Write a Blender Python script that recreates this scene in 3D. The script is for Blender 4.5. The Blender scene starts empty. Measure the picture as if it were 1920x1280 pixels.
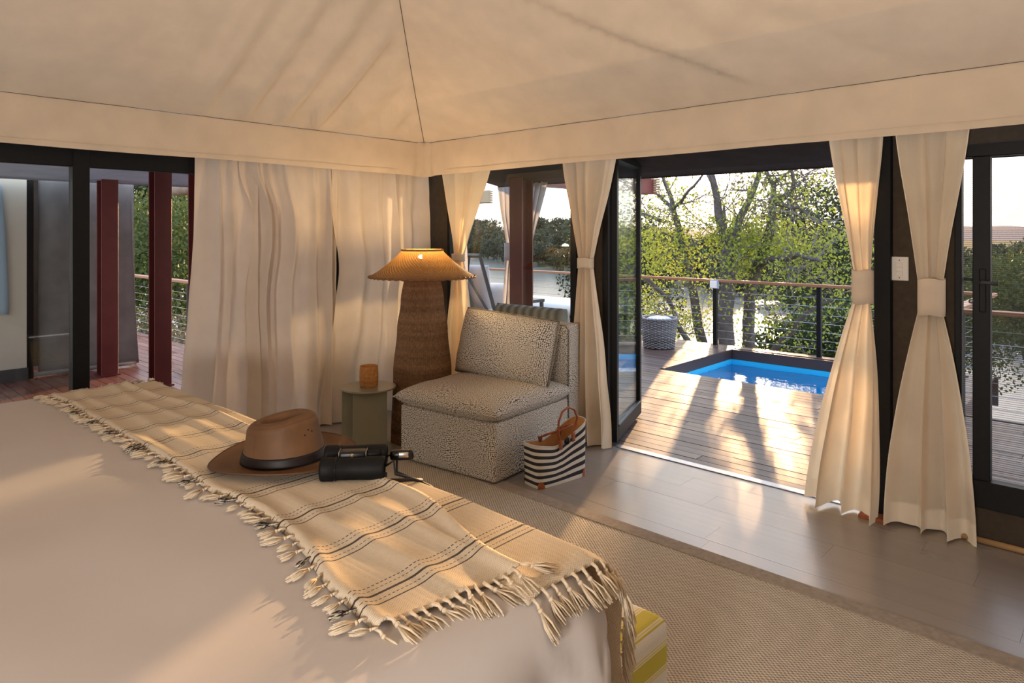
import bpy, bmesh, math, random
import numpy as np
from mathutils import Vector, Matrix, noise
PI = math.pi
random.seed(7)
SC = bpy.context.scene
COL = SC.collection

# ------------------------------------------------------------------ camera, sky, sun, lamps, exposure
CAM = Vector((4.769, -4.005, 1.5))
cd = bpy.data.cameras.new('camera'); cam = bpy.data.objects.new('camera', cd); COL.objects.link(cam)
cam.location = CAM; cam.rotation_euler = (PI/2, 0, math.radians(42.847))
cd.sensor_width = 36; cd.lens = 24.0; cd.shift_y = -204/1920; cd.clip_end = 6000; cd.clip_start = .05
SC.camera = cam
vs = SC.view_settings
vs.view_transform = 'Standard'; vs.look = 'None'; vs.gamma = 1.0; vs.exposure = 0.12; vs.use_curve_mapping = False
SC.cycles.max_bounces = 10; SC.cycles.transparent_max_bounces = 24; SC.cycles.diffuse_bounces = 6
SC.cycles.caustics_reflective = False; SC.cycles.caustics_refractive = False
SC.cycles.use_denoising = True; SC.cycles.sample_clamp_indirect = 6.0

SUN_DIR = Vector((-.389, .921, .150)).normalized()      # towards the sun
SKY_STRENGTH = 3.0
SUN_ENERGY = 10.5
def build_world():
    w = bpy.data.worlds.new('sky'); SC.world = w; w.use_nodes = True
    nt = w.node_tree; nt.nodes.clear(); L = nt.links.new
    out = nt.nodes.new('ShaderNodeOutputWorld'); bg = nt.nodes.new('ShaderNodeBackground')
    tc = nt.nodes.new('ShaderNodeTexCoord'); sep = nt.nodes.new('ShaderNodeSeparateXYZ')
    L(tc.outputs['Generated'], sep.inputs[0])
    ramp = nt.nodes.new('ShaderNodeValToRGB')
    e = ramp.color_ramp.elements
    e[0].position = 0.0; e[0].color = (.80, .72, .66, 1)
    e[1].position = 1.0; e[1].color = (.42, .55, .78, 1)
    m = e.new(.12); m.color = (.80, .77, .77, 1)
    m = e.new(.4); m.color = (.60, .67, .80, 1)
    L(sep.outputs['Z'], ramp.inputs[0])
    dot = nt.nodes.new('ShaderNodeVectorMath'); dot.operation = 'DOT_PRODUCT'
    L(tc.outputs['Generated'], dot.inputs[0]); dot.inputs[1].default_value = SUN_DIR
    cl = nt.nodes.new('ShaderNodeMath'); cl.operation = 'MAXIMUM'; cl.inputs[1].default_value = 0
    L(dot.outputs['Value'], cl.inputs[0])
    pw = nt.nodes.new('ShaderNodeMath'); pw.operation = 'POWER'; pw.inputs[1].default_value = 36
    L(cl.outputs[0], pw.inputs[0])
    mul = nt.nodes.new('ShaderNodeVectorMath'); mul.operation = 'SCALE'
    mul.inputs[0].default_value = (1.5, 1.05, .60); L(pw.outputs[0], mul.inputs['Scale'])
    add = nt.nodes.new('ShaderNodeVectorMath'); add.operation = 'ADD'
    L(ramp.outputs[0], add.inputs[0]); L(mul.outputs[0], add.inputs[1])
    L(add.outputs[0], bg.inputs[0]); bg.inputs[1].default_value = SKY_STRENGTH
    L(bg.outputs[0], out.inputs[0])
build_world()
sl = bpy.data.lights.new('sun', 'SUN'); so = bpy.data.objects.new('sun', sl); COL.objects.link(so)
sl.energy = SUN_ENERGY; sl.color = (1.0, .60, .29); sl.angle = math.radians(1.0)
so.rotation_euler = SUN_DIR.to_track_quat('Z', 'Y').to_euler()
def area(name, loc, target, size, energy, color):
    l = bpy.data.lights.new(name, 'AREA'); l.shape = 'DISK'; l.size = size; l.energy = energy; l.color = color
    o = bpy.data.objects.new(name, l); COL.objects.link(o); o.location = loc
    o.rotation_euler = (Vector(loc)-Vector(target)).to_track_quat('Z', 'Y').to_euler()
    return o
def point(name, loc, r, energy, color):
    l = bpy.data.lights.new(name, 'POINT'); l.shadow_soft_size = r; l.energy = energy; l.color = color
    o = bpy.data.objects.new(name, l); COL.objects.link(o); o.location = loc
    return o
# fill lights added out of view behind the camera to brighten the room
E_UP1, E_UP2, E_LOW, E_BED, E_SHADE = 20, 2, 205, 3, 16
C_UP1 = C_UP2 = (1.0, .86, .72); C_LOW = (1.0, .945, .90); C_BED = (1.0, .68, .38)
area('ceiling_fill', (6.2, -3.2, 1.8), (4.2, -2.2, 4.0), .5, E_UP1, C_UP1).data.spread = math.radians(115)
area('ceiling_fill.001', (3.0, -5.2, 1.7), (2.7, -4.2, 3.0), .5, E_UP2, C_UP2).data.spread = math.radians(115)
point('low_fill', (4.7, -5.35, 1.2), .22, E_LOW, C_LOW)
point('bedside_fill', (.8, -4.9, 1.25), .12, E_BED, C_BED)

# ------------------------------------------------------------------ object helpers
def link(o, parent=None):
    COL.objects.link(o)
    if parent is not None: o.parent = parent
    return o
def tag(o, label=None, cat=None, group=None, kind=None):
    if label: o['label'] = label
    if cat: o['category'] = cat
    if group: o['group'] = group
    if kind: o['kind'] = kind
    return o
def empty(name, loc=(0, 0, 0), rz=0.0, label=None, cat=None, group=None, kind=None, parent=None):
    o = bpy.data.objects.new(name, None); o.empty_display_size = .1
    o.location = loc; o.rotation_euler = (0, 0, rz)
    return tag(link(o, parent), label, cat, group, kind)
def obj(name, bm, mat, parent=None, smooth=False):
    me = bpy.data.meshes.new(name)
    bm.normal_update(); bm.to_mesh(me); bm.free()
    if isinstance(mat, (list, tuple)):
        for m in mat: me.materials.append(m)
    else: me.materials.append(mat)
    if smooth: me.shade_smooth()
    return link(bpy.data.objects.new(name, me), parent)
def inst(src, name, parent=None, loc=(0, 0, 0), rot=(0, 0, 0), scale=(1, 1, 1)):
    o = src.copy() if isinstance(src, bpy.types.Object) else bpy.data.objects.new(name, src)
    o.parent = None; COL.objects.link(o); o.parent = parent
    o.matrix_parent_inverse = Matrix(); o.location = loc; o.rotation_euler = rot; o.scale = scale
    return o
def copy_tree(o, parent=None):
    c = o.copy(); COL.objects.link(c); c.parent = parent
    for ch in list(o.children): copy_tree(ch, c)
    return c
def np_mesh(name, V, Fq, mat, uv=None, smooth=False):
    me = bpy.data.meshes.new(name)
    V = np.asarray(V, dtype=np.float32); Fq = np.asarray(Fq, dtype=np.int32)
    n = Fq.shape[1]
    me.vertices.add(len(V)); me.vertices.foreach_set('co', V.ravel())
    me.loops.add(Fq.size); me.loops.foreach_set('vertex_index', Fq.ravel())
    me.polygons.add(len(Fq)); me.polygons.foreach_set('loop_start', np.arange(0, Fq.size, n, dtype=np.int32))
    if smooth: me.polygons.foreach_set('use_smooth', np.ones(len(Fq), dtype=bool))
    if uv is not None:
        l = me.uv_layers.new(name='uv'); l.data.foreach_set('uv', np.asarray(uv, dtype=np.float32)[Fq.ravel()].ravel())
    me.materials.append(mat); me.update(calc_edges=True); me.validate()
    return me
def grid(name, fn, nu, nv, mat, parent=None, smooth=True, close_u=False, uvfn=None, thick=0.0):
    """surface fn(s,t) -> point, s,t in 0..1; uv = (s,t) unless uvfn"""
    us = nu if close_u else nu+1
    V = []; UV = []
    for j in range(nv+1):
        for i in range(us):
            s, t = i/nu, j/nv
            V.append(tuple(fn(s, t))); UV.append(uvfn(s, t) if uvfn else (s, t))
    Fq = []
    for j in range(nv):
        for i in range(nu):
            a = j*us+i; b = j*us+(i+1) % us
            Fq.append((a, b, b+us, a+us))
    o = link(bpy.data.objects.new(name, np_mesh(name, V, Fq, mat, UV, smooth)), parent)
    if thick:
        m = o.modifiers.new('thickness', 'SOLIDIFY'); m.thickness = thick; m.offset = 0
    return o
def box(bm, x0, x1, y0, y1, z0, z1, bev=0.0, seg=2, M=None):
    r = bmesh.ops.create_cube(bm, size=1.0)
    vs_ = r['verts']
    bmesh.ops.scale(bm, vec=(abs(x1-x0), abs(y1-y0), abs(z1-z0)), verts=vs_)
    bmesh.ops.translate(bm, vec=((x0+x1)/2, (y0+y1)/2, (z0+z1)/2), verts=vs_)
    if M is not None: bmesh.ops.transform(bm, matrix=M, verts=vs_)
    if bev:
        es = list({e for v in vs_ for e in v.link_edges})
        bmesh.ops.bevel(bm, geom=es, offset=bev, segments=seg, affect='EDGES', profile=.5)
    return bm
def boxo(name, x0, x1, y0, y1, z0, z1, mat, parent=None, bev=0.003, seg=1):
    return obj(name, box(bmesh.new(), x0, x1, y0, y1, z0, z1, bev, seg), mat, parent)
def tube(bm, pts, rad, seg=8, cap=True, flat=1.0, close=False):
    """round tube along points; rad number or list"""
    pts = [Vector(p) for p in pts]; n = len(pts)
    rings = []; up = None
    for i, p in enumerate(pts):
        a = pts[(i-1) % n] if close else pts[max(i-1, 0)]
        b = pts[(i+1) % n] if close else pts[min(i+1, n-1)]
        d = (b-a)
        if d.length < 1e-9: d = Vector((0, 0, 1))
        d.normalize()
        if up is None:
            up = Vector((0, 0, 1)) if abs(d.z) < .9 else Vector((1, 0, 0))
        sx = d.cross(up)
        if sx.length < 1e-6: sx = d.orthogonal()
        sx.normalize(); up = sx.cross(d).normalized()
        r = rad[i] if isinstance(rad, (list, tuple)) else rad
        rings.append([bm.verts.new(p+sx*math.cos(2*PI*k/seg)*r+up*math.sin(2*PI*k/seg)*r*flat) for k in range(seg)])
    m = n if close else n-1
    for i in range(m):
        A, B = rings[i], rings[(i+1) % n]
        for k in range(seg):
            bm.faces.new((A[k], A[(k+1) % seg], B[(k+1) % seg], B[k]))
    if cap and not close:
        bm.faces.new(rings[0][::-1]); bm.faces.new(rings[-1])
    return bm
def lathe(bm, prof, seg=48, M=None, sx=1.0, sy=1.0):
    """prof: (r,z) list; r==0 makes a pole"""
    rings = []
    for r, z in prof:
        if r < 1e-6:
            rings.append([bm.verts.new((0, 0, z))])
        else:
            rings.append([bm.verts.new((r*sx*math.cos(2*PI*k/seg), r*sy*math.sin(2*PI*k/seg), z)) for k in range(seg)])
    for A, B in zip(rings, rings[1:]):
        for k in range(seg):
            k2 = (k+1) % seg
            if len(A) == 1 and len(B) == 1: continue
            if len(A) == 1: bm.faces.new((A[0], B[k2], B[k]))
            elif len(B) == 1: bm.faces.new((A[k], A[k2], B[0]))
            else: bm.faces.new((A[k], A[k2], B[k2], B[k]))
    if M is not None: bmesh.ops.transform(bm, matrix=M, verts=[v for R_ in rings for v in R_])
    return bm
def smooth01(x): x = min(1, max(0, x)); return x*x*(3-2*x)
def lerp(a, b, t): return a+(b-a)*t
def interp(tab, x):
    if x <= tab[0][0]: return tab[0][1]
    for (x0, y0), (x1, y1) in zip(tab, tab[1:]):
        if x <= x1: return lerp(y0, y1, smooth01((x-x0)/(x1-x0)))
    return tab[-1][1]
def nz(x, y=0.0, z=0.0): return noise.noise(Vector((x, y, z)))

# ------------------------------------------------------------------ material helpers
class MT:
    def __init__(self, name):
        self.m = bpy.data.materials.new(name); self.m.use_nodes = True
        self.nt = self.m.node_tree; self.nt.nodes.clear()
        self.out = self.nt.nodes.new('ShaderNodeOutputMaterial')
    def n(self, typ, ins=None, **attrs):
        nd = self.nt.nodes.new('ShaderNode'+typ)
        for k, v in attrs.items(): setattr(nd, k, v)
        for k, v in (ins or {}).items(): self.set(nd.inputs[k], v)
        return nd
    def set(self, sock, v):
        if hasattr(v, 'is_output') or isinstance(v, bpy.types.NodeSocket): self.nt.links.new(v, sock)
        else:
            if isinstance(v, (tuple, list)) and len(v) == 3 and sock.type == 'RGBA': v = (*v, 1)
            sock.default_value = v
    def math(self, op, a, b=0.0, c=None, clamp=False):
        nd = self.nt.nodes.new('ShaderNodeMath'); nd.operation = op; nd.use_clamp = clamp
        self.set(nd.inputs[0], a); self.set(nd.inputs[1], b)
        if c is not None: self.set(nd.inputs[2], c)
        return nd.outputs[0]
    def mix(self, f, a, b):
        nd = self.nt.nodes.new('ShaderNodeMix'); nd.data_type = 'RGBA'
        self.set(nd.inputs[0], f); self.set(nd.inputs[6], a); self.set(nd.inputs[7], b)
        return nd.outputs[2]
    def ramp(self, f, stops, const=False):
        nd = self.nt.nodes.new('ShaderNodeValToRGB'); cr = nd.color_ramp
        if const: cr.interpolation = 'CONSTANT'
        while len(cr.elements) < len(stops): cr.elements.new(.5)
        for e, (p, c) in zip(cr.elements, stops): e.position = p; e.color = (*c, 1)
        self.set(nd.inputs[0], f); return nd.outputs[0]
    def noise(self, vec, scale, detail=3, rough=.55, out='Fac'):
        return self.n('TexNoise', {'Vector': vec, 'Scale': scale, 'Detail': detail, 'Roughness': rough}).outputs[out]
    def coord(self, which='Object'): return self.n('TexCoord').outputs[which]
    def mapping(self, vec, scale=(1, 1, 1), rot=(0, 0, 0)): return self.n('Mapping', {'Vector': vec, 'Scale': scale, 'Rotation': rot}).outputs[0]
    def bump(self, h, strength=.3, dist=.01): return self.n('Bump', {'Height': h, 'Strength': strength, 'Distance': dist}).outputs[0]
    def pbr(self, col, rough=.5, normal=None, spec=.5, metal=0.0, **kw):
        ins = {'Base Color': col, 'Roughness': rough, 'Specular IOR Level': spec, 'Metallic': metal}
        for k, v in kw.items(): ins[k.replace('_', ' ')] = v
        b = self.n('BsdfPrincipled', ins)
        if normal is not None: self.set(b.inputs['Normal'], normal)
        return b.outputs[0]
    def surf(self, sh): self.nt.links.new(sh, self.out.inputs[0]); return self.m
    def schlick(self, f0=.04, normal=None):
        lw = self.n('LayerWeight', {'Blend': .5})
        if normal is not None: self.set(lw.inputs['Normal'], normal)
        return self.math('MULTIPLY_ADD', self.math('POWER', lw.outputs['Facing'], 5.0), 1-f0, f0)
    def mixs(self, f, a, b):
        nd = self.nt.nodes.new('ShaderNodeMixShader'); self.set(nd.inputs[0], f)
        self.nt.links.new(a, nd.inputs[1]); self.nt.links.new(b, nd.inputs[2]); return nd.outputs[0]

def plain(name, col, rough=.5, var=.12, scale=6.0, bump=0.0, spec=.4, metal=0.0, bscale=None):
    t = MT(name); c = t.coord()
    n_ = t.noise(c, scale)
    lo = tuple(x*(1-var) for x in col); hi = tuple(min(1, x*(1+var)) for x in col)
    colr = t.ramp(n_, [(.3, lo), (.7, hi)])
    nrm = t.bump(t.noise(c, bscale or scale*12), bump, .004) if bump else None
    return t.surf(t.pbr(colr, rough, nrm, spec, metal))

def cloth(name, col, trans=.35, tcol=None, weave=420, bump=.12, var=.06, hem=None):
    """woven cloth: diffuse plus translucency; hem=(u0,u1,v0): doubled cloth lets less light through"""
    t = MT(name); c = t.coord()
    n_ = t.noise(c, 5.0, 4)
    colr = t.ramp(n_, [(.3, tuple(x*(1-var) for x in col)), (.7, tuple(min(1, x*(1+var)) for x in col))])
    nrm = t.bump(t.noise(c, weave, 2), bump, .002)
    d = t.n('BsdfDiffuse', {'Color': colr, 'Roughness': .4, 'Normal': nrm}).outputs[0]
    tr = t.n('BsdfTranslucent', {'Color': tcol or col, 'Normal': nrm}).outputs[0]
    f = trans
    if hem:
        uv = t.n('SeparateXYZ', {0: t.coord('UV')})
        inside = t.math('MULTIPLY', t.math('GREATER_THAN', uv.outputs[0], hem[0]), t.math('LESS_THAN', uv.outputs[0], hem[1]))
        inside = t.math('MULTIPLY', inside, t.math('LESS_THAN', uv.outputs[1], hem[2]))
        f = t.math('MULTIPLY_ADD', inside, trans*.62, trans*.38)
    return t.surf(t.mixs(f, d, tr))

def glass_mat(name, tint=(.93, .96, .95), refl=.06):
    t = MT(name)
    fr = t.schlick(.035)
    tr = t.n('BsdfTransparent', {'Color': tint}).outputs[0]
    gl = t.n('BsdfGlossy', {'Color': (.95, .97, 1), 'Roughness': .02}).outputs[0]
    return t.surf(t.mixs(fr, tr, gl))

M = {}
M['canvas'] = cloth('tent_canvas', (.71, .615, .50), .03, (.80, .66, .50), 260, .10)
M['valance'] = cloth('valance_canvas', (.76, .65, .52), .08, (.80, .62, .42), 260, .10)
M['curtain'] = cloth('curtain_cotton', (.88, .79, .65), .34, (.98, .80, .54), 380, .12, hem=(.045, .955, .952))
M['curtain_heavy'] = cloth('lined_curtain_cotton', (.78, .69, .59), .20, (.82, .78, .74), 380, .12)
M['sheer'] = cloth('grey_outdoor_cloth', (.50, .49, .52), .4, (.6, .58, .62), 300, .1)
M['grey_canvas'] = cloth('grey_fly_canvas', (.24, .235, .235), .06, (.3, .3, .3), 200, .2, .15)
M['roof_fly'] = cloth('grey_roof_canvas', (.36, .38, .42), .25, (.55, .6, .68), 200, .2, .12)
M['brown_canvas'] = plain('dark_brown_canvas', (.055, .040, .026), .85, .15, 30, .15)
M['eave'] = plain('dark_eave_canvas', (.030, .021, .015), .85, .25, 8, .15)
M['black_metal'] = plain('black_powder_coated_metal', (.007, .007, .0075), .45, .15, 40, .02, .2)
M['grey_metal'] = plain('charcoal_metal', (.045, .047, .05), .45, .15, 40, .02)
M['steel'] = plain('steel_cable', (.42, .43, .45), .35, .08, 60, 0, .5, .9)
M['maroon'] = plain('maroon_painted_steel', (.135, .028, .026), .42, .14, 5, .06, .5, 0, 30)
M['white_plaster'] = plain('cream_render', (.66, .62, .53), .85, .04, 4, .05)
M['dark_plinth'] = plain('dark_plinth', (.05, .05, .06), .7, .15, 10, .05)
M['blue_cloth'] = cloth('pale_blue_cloth', (.40, .52, .62), .1)
M['glass'] = glass_mat('window_glass')
M['white_plastic'] = plain('white_plastic', (.78, .75, .70), .35, .02, 10)
M['junction'] = plain('blue_grey_plastic', (.25, .34, .44), .5, .05, 10)
M['dark_hole'] = plain('dark_hole', (.01, .008, .006), .9)

def screen_mat():
    t = MT('insect_screen'); c = t.n('SeparateXYZ', {0: t.coord()})
    s = t.math('SINE', t.math('MULTIPLY', c.outputs[2], 2*PI/.010))
    f = t.math('MULTIPLY_ADD', t.math('GREATER_THAN', s, .55), .30, .16)
    tr = t.n('BsdfTransparent', {'Color': (1, 1, 1)}).outputs[0]
    d = t.n('BsdfDiffuse', {'Color': (.10, .10, .11)}).outputs[0]
    return t.surf(t.mixs(f, tr, d))
M['screen'] = screen_mat()

def wood_board(name, cols, rough=(.25, .45), scale=1.0, spec=.5, axis=0):
    """boards: grain along local X, each object gets its own tone"""
    t = MT(name); c = t.coord()
    oi = t.n('ObjectInfo').outputs
    shift = t.n('VectorMath', {0: c, 1: t.n('CombineXYZ', {0: t.math('MULTIPLY', oi['Random'], 37.0), 1: t.math('MULTIPLY', oi['Random'], 91.0)}).outputs[0]}, operation='ADD').outputs[0]
    g = t.n('NewGeometry').outputs['Position']
    g = t.n('VectorMath', {0: g, 1: t.n('CombineXYZ', {0: t.math('MULTIPLY', oi['Random'], 37.0), 1: 0.0}).outputs[0]}, operation='ADD').outputs[0]
    grain = t.noise(t.mapping(g, (1.3*scale, 42*scale, 42*scale)), 1.0, 5, .6)
    blot = t.noise(t.mapping(g, (1.1, 3.5, 3.5)), 1.0, 3)
    a = t.ramp(oi['Random'], [(0, cols[0]), (.5, cols[1]), (1, cols[2])])
    col = t.mix(t.math('MULTIPLY', grain, .55), a, tuple(x*.45 for x in cols[1]))
    col = t.mix(t.math('MULTIPLY', t.math('SUBTRACT', blot, .35, clamp=True), .9), col, cols[2])
    r = t.n('MapRange', {'Value': blot, 'From Min': .3, 'From Max': .7, 'To Min': rough[0], 'To Max': rough[1]}).outputs[0]
    return t.surf(t.pbr(col, r, t.bump(grain, .22, .0015), spec))
M['deck'] = wood_board('hardwood_deck', [(.090, .056, .045), (.112, .073, .060), (.150, .105, .090)], (.34, .50), 1, .4)
M['deck_red'] = wood_board('wet_red_deck', [(.15, .048, .036), (.20, .070, .052), (.26, .11, .085)], (.20, .40), 1, 1.0)
M['floor'] = wood_board('grey_vinyl_plank', [(.325, .283, .247), (.34, .297, .26), (.35, .307, .268)], (.27, .32), .8, 1.0)
M['rail_wood'] = wood_board('rail_hardwood', [(.28, .115, .055), (.32, .135, .065), (.36, .165, .085)], (.35, .5), 1, .5)
M['brown_wood'] = wood_board('pool_fascia_wood', [(.045, .026, .024), (.05, .03, .027), (.06, .036, .032)], (.4, .55))
M['pale_pole'] = wood_board('pale_pole_wood', [(.38, .29, .19), (.43, .34, .23), (.48, .38, .27)], (.5, .7))
M['dowel'] = wood_board('pine_dowel', [(.50, .30, .13), (.52, .32, .15), (.55, .34, .16)], (.4, .5))

def duvet_mat():
    t = MT('white_duvet_cotton'); c = t.coord()
    n_ = t.noise(c, 2.2, 3); w = t.noise(c, 700, 2)
    col = t.ramp(n_, [(.3, (.515, .475, .46)), (.7, (.545, .505, .49))])
    return t.surf(t.pbr(col, .78, t.bump(w, .12, .001), .15))
M['duvet'] = duvet_mat()

THROW_P = .2145; THROW_X0 = 3.694
def throw_mat():
    t = MT('herringbone_throw'); uv = t.n('SeparateXYZ', {0: t.coord('UV')}); u, v = uv.outputs[0], uv.outputs[1]
    wob = t.noise(t.coord('UV'), 55, 2)
    # herringbone: zigzag rows
    row = t.math('PINGPONG', t.math('DIVIDE', v, .0080), 1.0)
    ph = t.math('ADD', t.math('DIVIDE', u, .0052), t.math('MULTIPLY', row, 1.0))
    hb = t.math('SINE', t.math('MULTIPLY', t.math('ADD', ph, t.math('MULTIPLY', wob, .35)), 2*PI))
    n_ = t.noise(t.mapping(t.coord('UV'), (70, 70, 1)), 1.0, 4)
    base = t.mix(t.math('MULTIPLY_ADD', hb, .5, .5), (.645, .525, .385), (.82, .70, .535))
    base = t.mix(t.math('MULTIPLY', n_, .45), base, (.55, .46, .33))
    # stripes
    x = t.math('SUBTRACT', u, THROW_X0-THROW_P/2+10*0)
    x = t.math('FLOORED_MODULO', t.math('ADD', x, 100*THROW_P), THROW_P)
    x = t.math('SUBTRACT', x, THROW_P/2)
    dash = t.math('GREATER_THAN', t.math('SINE', t.math('MULTIPLY', v, 2*PI/.0105)), -.35)
    tot = None
    for off, hw, d in ((-.034, .0015, 1), (-.019, .0011, 1), (0, .0034, 0), (.019, .0011, 1), (.034, .0018, 0)):
        k = t.math('LESS_THAN', t.math('ABSOLUTE', t.math('SUBTRACT', x, off)), hw)
        if d: k = t.math('MULTIPLY', k, dash)
        tot = k if tot is None else t.math('MAXIMUM', tot, k)
    tot = t.math('MULTIPLY', tot, t.math('LESS_THAN', u, 3.80))
    col = t.mix(t.math('MULTIPLY', tot, .94), base, (.022, .015, .014))
    h = t.math('ADD', hb, t.math('MULTIPLY', n_, 1.0))
    d = t.pbr(col, .85, t.bump(h, .35, .0015), .15, Sheen_Weight=.1)
    tr = t.n('BsdfTranslucent', {'Color': col}).outputs[0]
    return t.surf(t.mixs(.14, d, tr))
M['throw'] = throw_mat()
M['tassel'] = plain('cream_cotton_yarn', (.62, .51, .37), .9, .12, 60)
def tassel_dark():
    t = MT('black_and_cream_yarn'); c = t.coord()
    f = t.noise(t.mapping(c, (260, 260, 30)), 1, 2)
    return t.surf(t.pbr(t.ramp(f, [(.49, (.03, .025, .025)), (.55, (.60, .52, .40))]), .9, None, .1))
M['tassel_dark'] = tassel_dark()

def bench_mat():
    t = MT('yellow_striped_cotton'); uv = t.n('SeparateXYZ', {0: t.coord('UV')}); u = uv.outputs[0]
    P = .128
    x = t.math('FLOORED_MODULO', u, P)
    Y = (.52, .45, .055); Y2 = (.66, .53, .10); Wt = (.74, .70, .64)
    stops = [(0, Y), (.39, Wt), (.42, Y2), (.45, Wt), (.48, Y2), (.51, Wt), (.88, Y2), (.91, Wt), (.94, Y2), (.97, Wt)]
    col = t.ramp(t.math('DIVIDE', x, P), stops, True)
    w = t.noise(t.mapping(t.coord('UV'), (600, 60, 1)), 1, 2)
    col = t.mix(t.math('MULTIPLY', w, .22), col, (.45, .40, .25))
    return t.surf(t.pbr(col, .85, t.bump(w, .15, .001), .15))
M['bench'] = bench_mat()

def dot_fabric(name='beaded_print_fabric', lo=(.075, .068, .058), hi=(.74, .69, .60), scale=122, flow=1.0):
    """rows of cream beads on a dark ground, running in arcs; laid out in cloth coordinates (metres)"""
    t = MT(name); c = t.coord('UV')
    nw = t.n('TexNoise', {'Vector': c, 'Scale': 4.6, 'Detail': 0.0}, noise_dimensions='2D').outputs['Color']
    wv = t.n('VectorMath', {0: nw, 1: (.5, .5, .5)}, operation='SUBTRACT').outputs[0]
    wv = t.n('VectorMath', {0: wv, 'Scale': .12*flow}, operation='SCALE').outputs[0]
    p = t.n('VectorMath', {0: c, 1: wv}, operation='ADD').outputs[0]
    vo = t.n('TexVoronoi', {'Vector': p, 'Scale': scale, 'Randomness': .38}, feature='F1', voronoi_dimensions='2D')
    f = t.ramp(vo.outputs['Distance'], [(.31, hi), (.52, lo)])
    return t.surf(t.pbr(f, .85, t.bump(vo.outputs['Distance'], -.25, .003), .2))
def box_uv(o):
    me = o.data; l = me.uv_layers.new(name='uv') if not me.uv_layers else me.uv_layers[0]
    for p in me.polygons:
        n_ = p.normal; a = max(range(3), key=lambda k: abs(n_[k])); u, v = [(1, 2), (0, 2), (0, 1)][a]
        for li in p.loop_indices:
            c = me.vertices[me.loops[li].vertex_index].co; l.data[li].uv = (c[u]+a*3.1, c[v]+a*1.7)
    return o
M['chair_fabric'] = dot_fabric(hi=(.78, .73, .65))
M['piping'] = dot_fabric('braided_piping', (.02, .018, .017), (.38, .34, .28), 160, .0)

def wicker(name, dark, mid, light, vs_=1.0):
    t = MT(name); c = t.coord(); sp = t.n('SeparateXYZ', {0: c})
    band = t.noise(t.n('CombineXYZ', {0: 0.0, 1: 0.0, 2: t.math('MULTIPLY', sp.outputs[2], 15*vs_)}).outputs[0], 1.0, 3)
    n_ = t.noise(c, 55, 3)
    f = t.math('ADD', t.math('MULTIPLY', band, .6), t.math('MULTIPLY', n_, .4))
    col = t.ramp(f, [(.36, dark), (.5, mid), (.64, light)])
    d = t.pbr(col, .6, t.bump(t.noise(c, 220, 2), .4, .003), .35)
    return t, col, d
t_, c_, d_ = wicker('lamp_wicker', (.10, .048, .020), (.185, .098, .045), (.27, .16, .08)); M['wicker'] = t_.surf(d_)
t_, c_, d_ = wicker('lampshade_wicker', (.12, .056, .023), (.21, .112, .050), (.29, .17, .085))
M['shade'] = t_.surf(t_.mixs(.16, d_, t_.n('BsdfTranslucent', {'Color': (.75, .40, .12)}).outputs[0]))
t_, c_, d_ = wicker('grey_wicker', (.11, .11, .115), (.20, .20, .21), (.33, .33, .34)); M['grey_wicker'] = t_.surf(d_)
t_, c_, d_ = wicker('cup_wicker', (.30, .12, .028), (.46, .20, .05), (.58, .30, .10), 3); M['cup_wicker'] = t_.surf(d_)
def emit(name, col, s):
    t = MT(name); return t.surf(t.n('Emission', {'Color': col, 'Strength': s}).outputs[0])
M['bulb'] = emit('glowing_bulb', (1.0, .80, .52), 30)
M['table_metal'] = plain('sage_grey_lacquered_metal', (.235, .225, .165), .28, .05, 6, .01, .5)
M['hat'] = plain('brown_oiled_leather', (.135, .066, .029), .60, .22, 9, .12, .3, 0, 160)
M['hat_edge'] = plain('dark_hat_binding', (.085, .04, .02), .6)
M['hat_band'] = plain('dark_leather_band', (.014, .009, .009), .5, .1, 30, .03, .25)
M['rubber'] = plain('black_rubber_armour', (.005, .005, .0055), .6, .2, 30, .12, .2)
M['rubber_gloss'] = plain('black_glossy_plastic', (.006, .006, .007), .3, .1, 30, 0, .3)
M['silver'] = plain('silver_trim', (.55, .53, .50), .3, .05, 10, 0, .5, 1)
M['gold'] = plain('gold_print', (.65, .42, .15), .4, .05, 10, 0, .5, .6)
M['strap'] = plain('black_webbing', (.012, .011, .011), .6, .2, 60, .1)
M['leather'] = plain('tan_leather', (.30, .085, .030), .42, .2, 25, .06)
M['tan_lining'] = plain('tan_cotton_lining', (.60, .34, .15), .85, .08, 20)
def tote_mat():
    t = MT('navy_striped_canvas'); uv = t.n('SeparateXYZ', {0: t.coord('UV')})
    v = t.math('MULTIPLY', uv.outputs[1], 6.5)
    f = t.math('GREATER_THAN', t.math('FRACT', v), .5)
    w = t.noise(t.coord(), 420, 2)
    col = t.mix(f, (.72, .68, .60), (.018, .019, .030))
    col = t.mix(t.math('MULTIPLY', w, .15), col, (.3, .28, .25))
    return t.surf(t.pbr(col, .85, t.bump(w, .3, .001), .15))
M['tote'] = tote_mat()
def rug_mat():
    t = MT('sisal_weave'); c = t.coord(); sp = t.n('SeparateXYZ', {0: c})
    wob = t.noise(c, 22, 2)
    xx = t.math('ADD', t.math('MULTIPLY', sp.outputs[0], 2*PI/.021), t.math('MULTIPLY', wob, 3.0))
    yy = t.math('ADD', t.math('MULTIPLY', sp.outputs[1], 2*PI/.016), t.math('MULTIPLY', wob, 2.2))
    h = t.math('MULTIPLY', t.math('SINE', xx), t.math('SINE', yy))
    h = t.math('ADD', h, t.math('MULTIPLY', t.noise(c, 240, 3), 1.3))
    col = t.ramp(t.math('MULTIPLY_ADD', h, .28, .32), [(.15, (.17, .135, .10)), (.42, (.56, .47, .37)), (.75, (.86, .77, .65))])
    return t.surf(t.pbr(col, .9, t.bump(h, .8, .006), .15))
M['rug'] = rug_mat()
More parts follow.
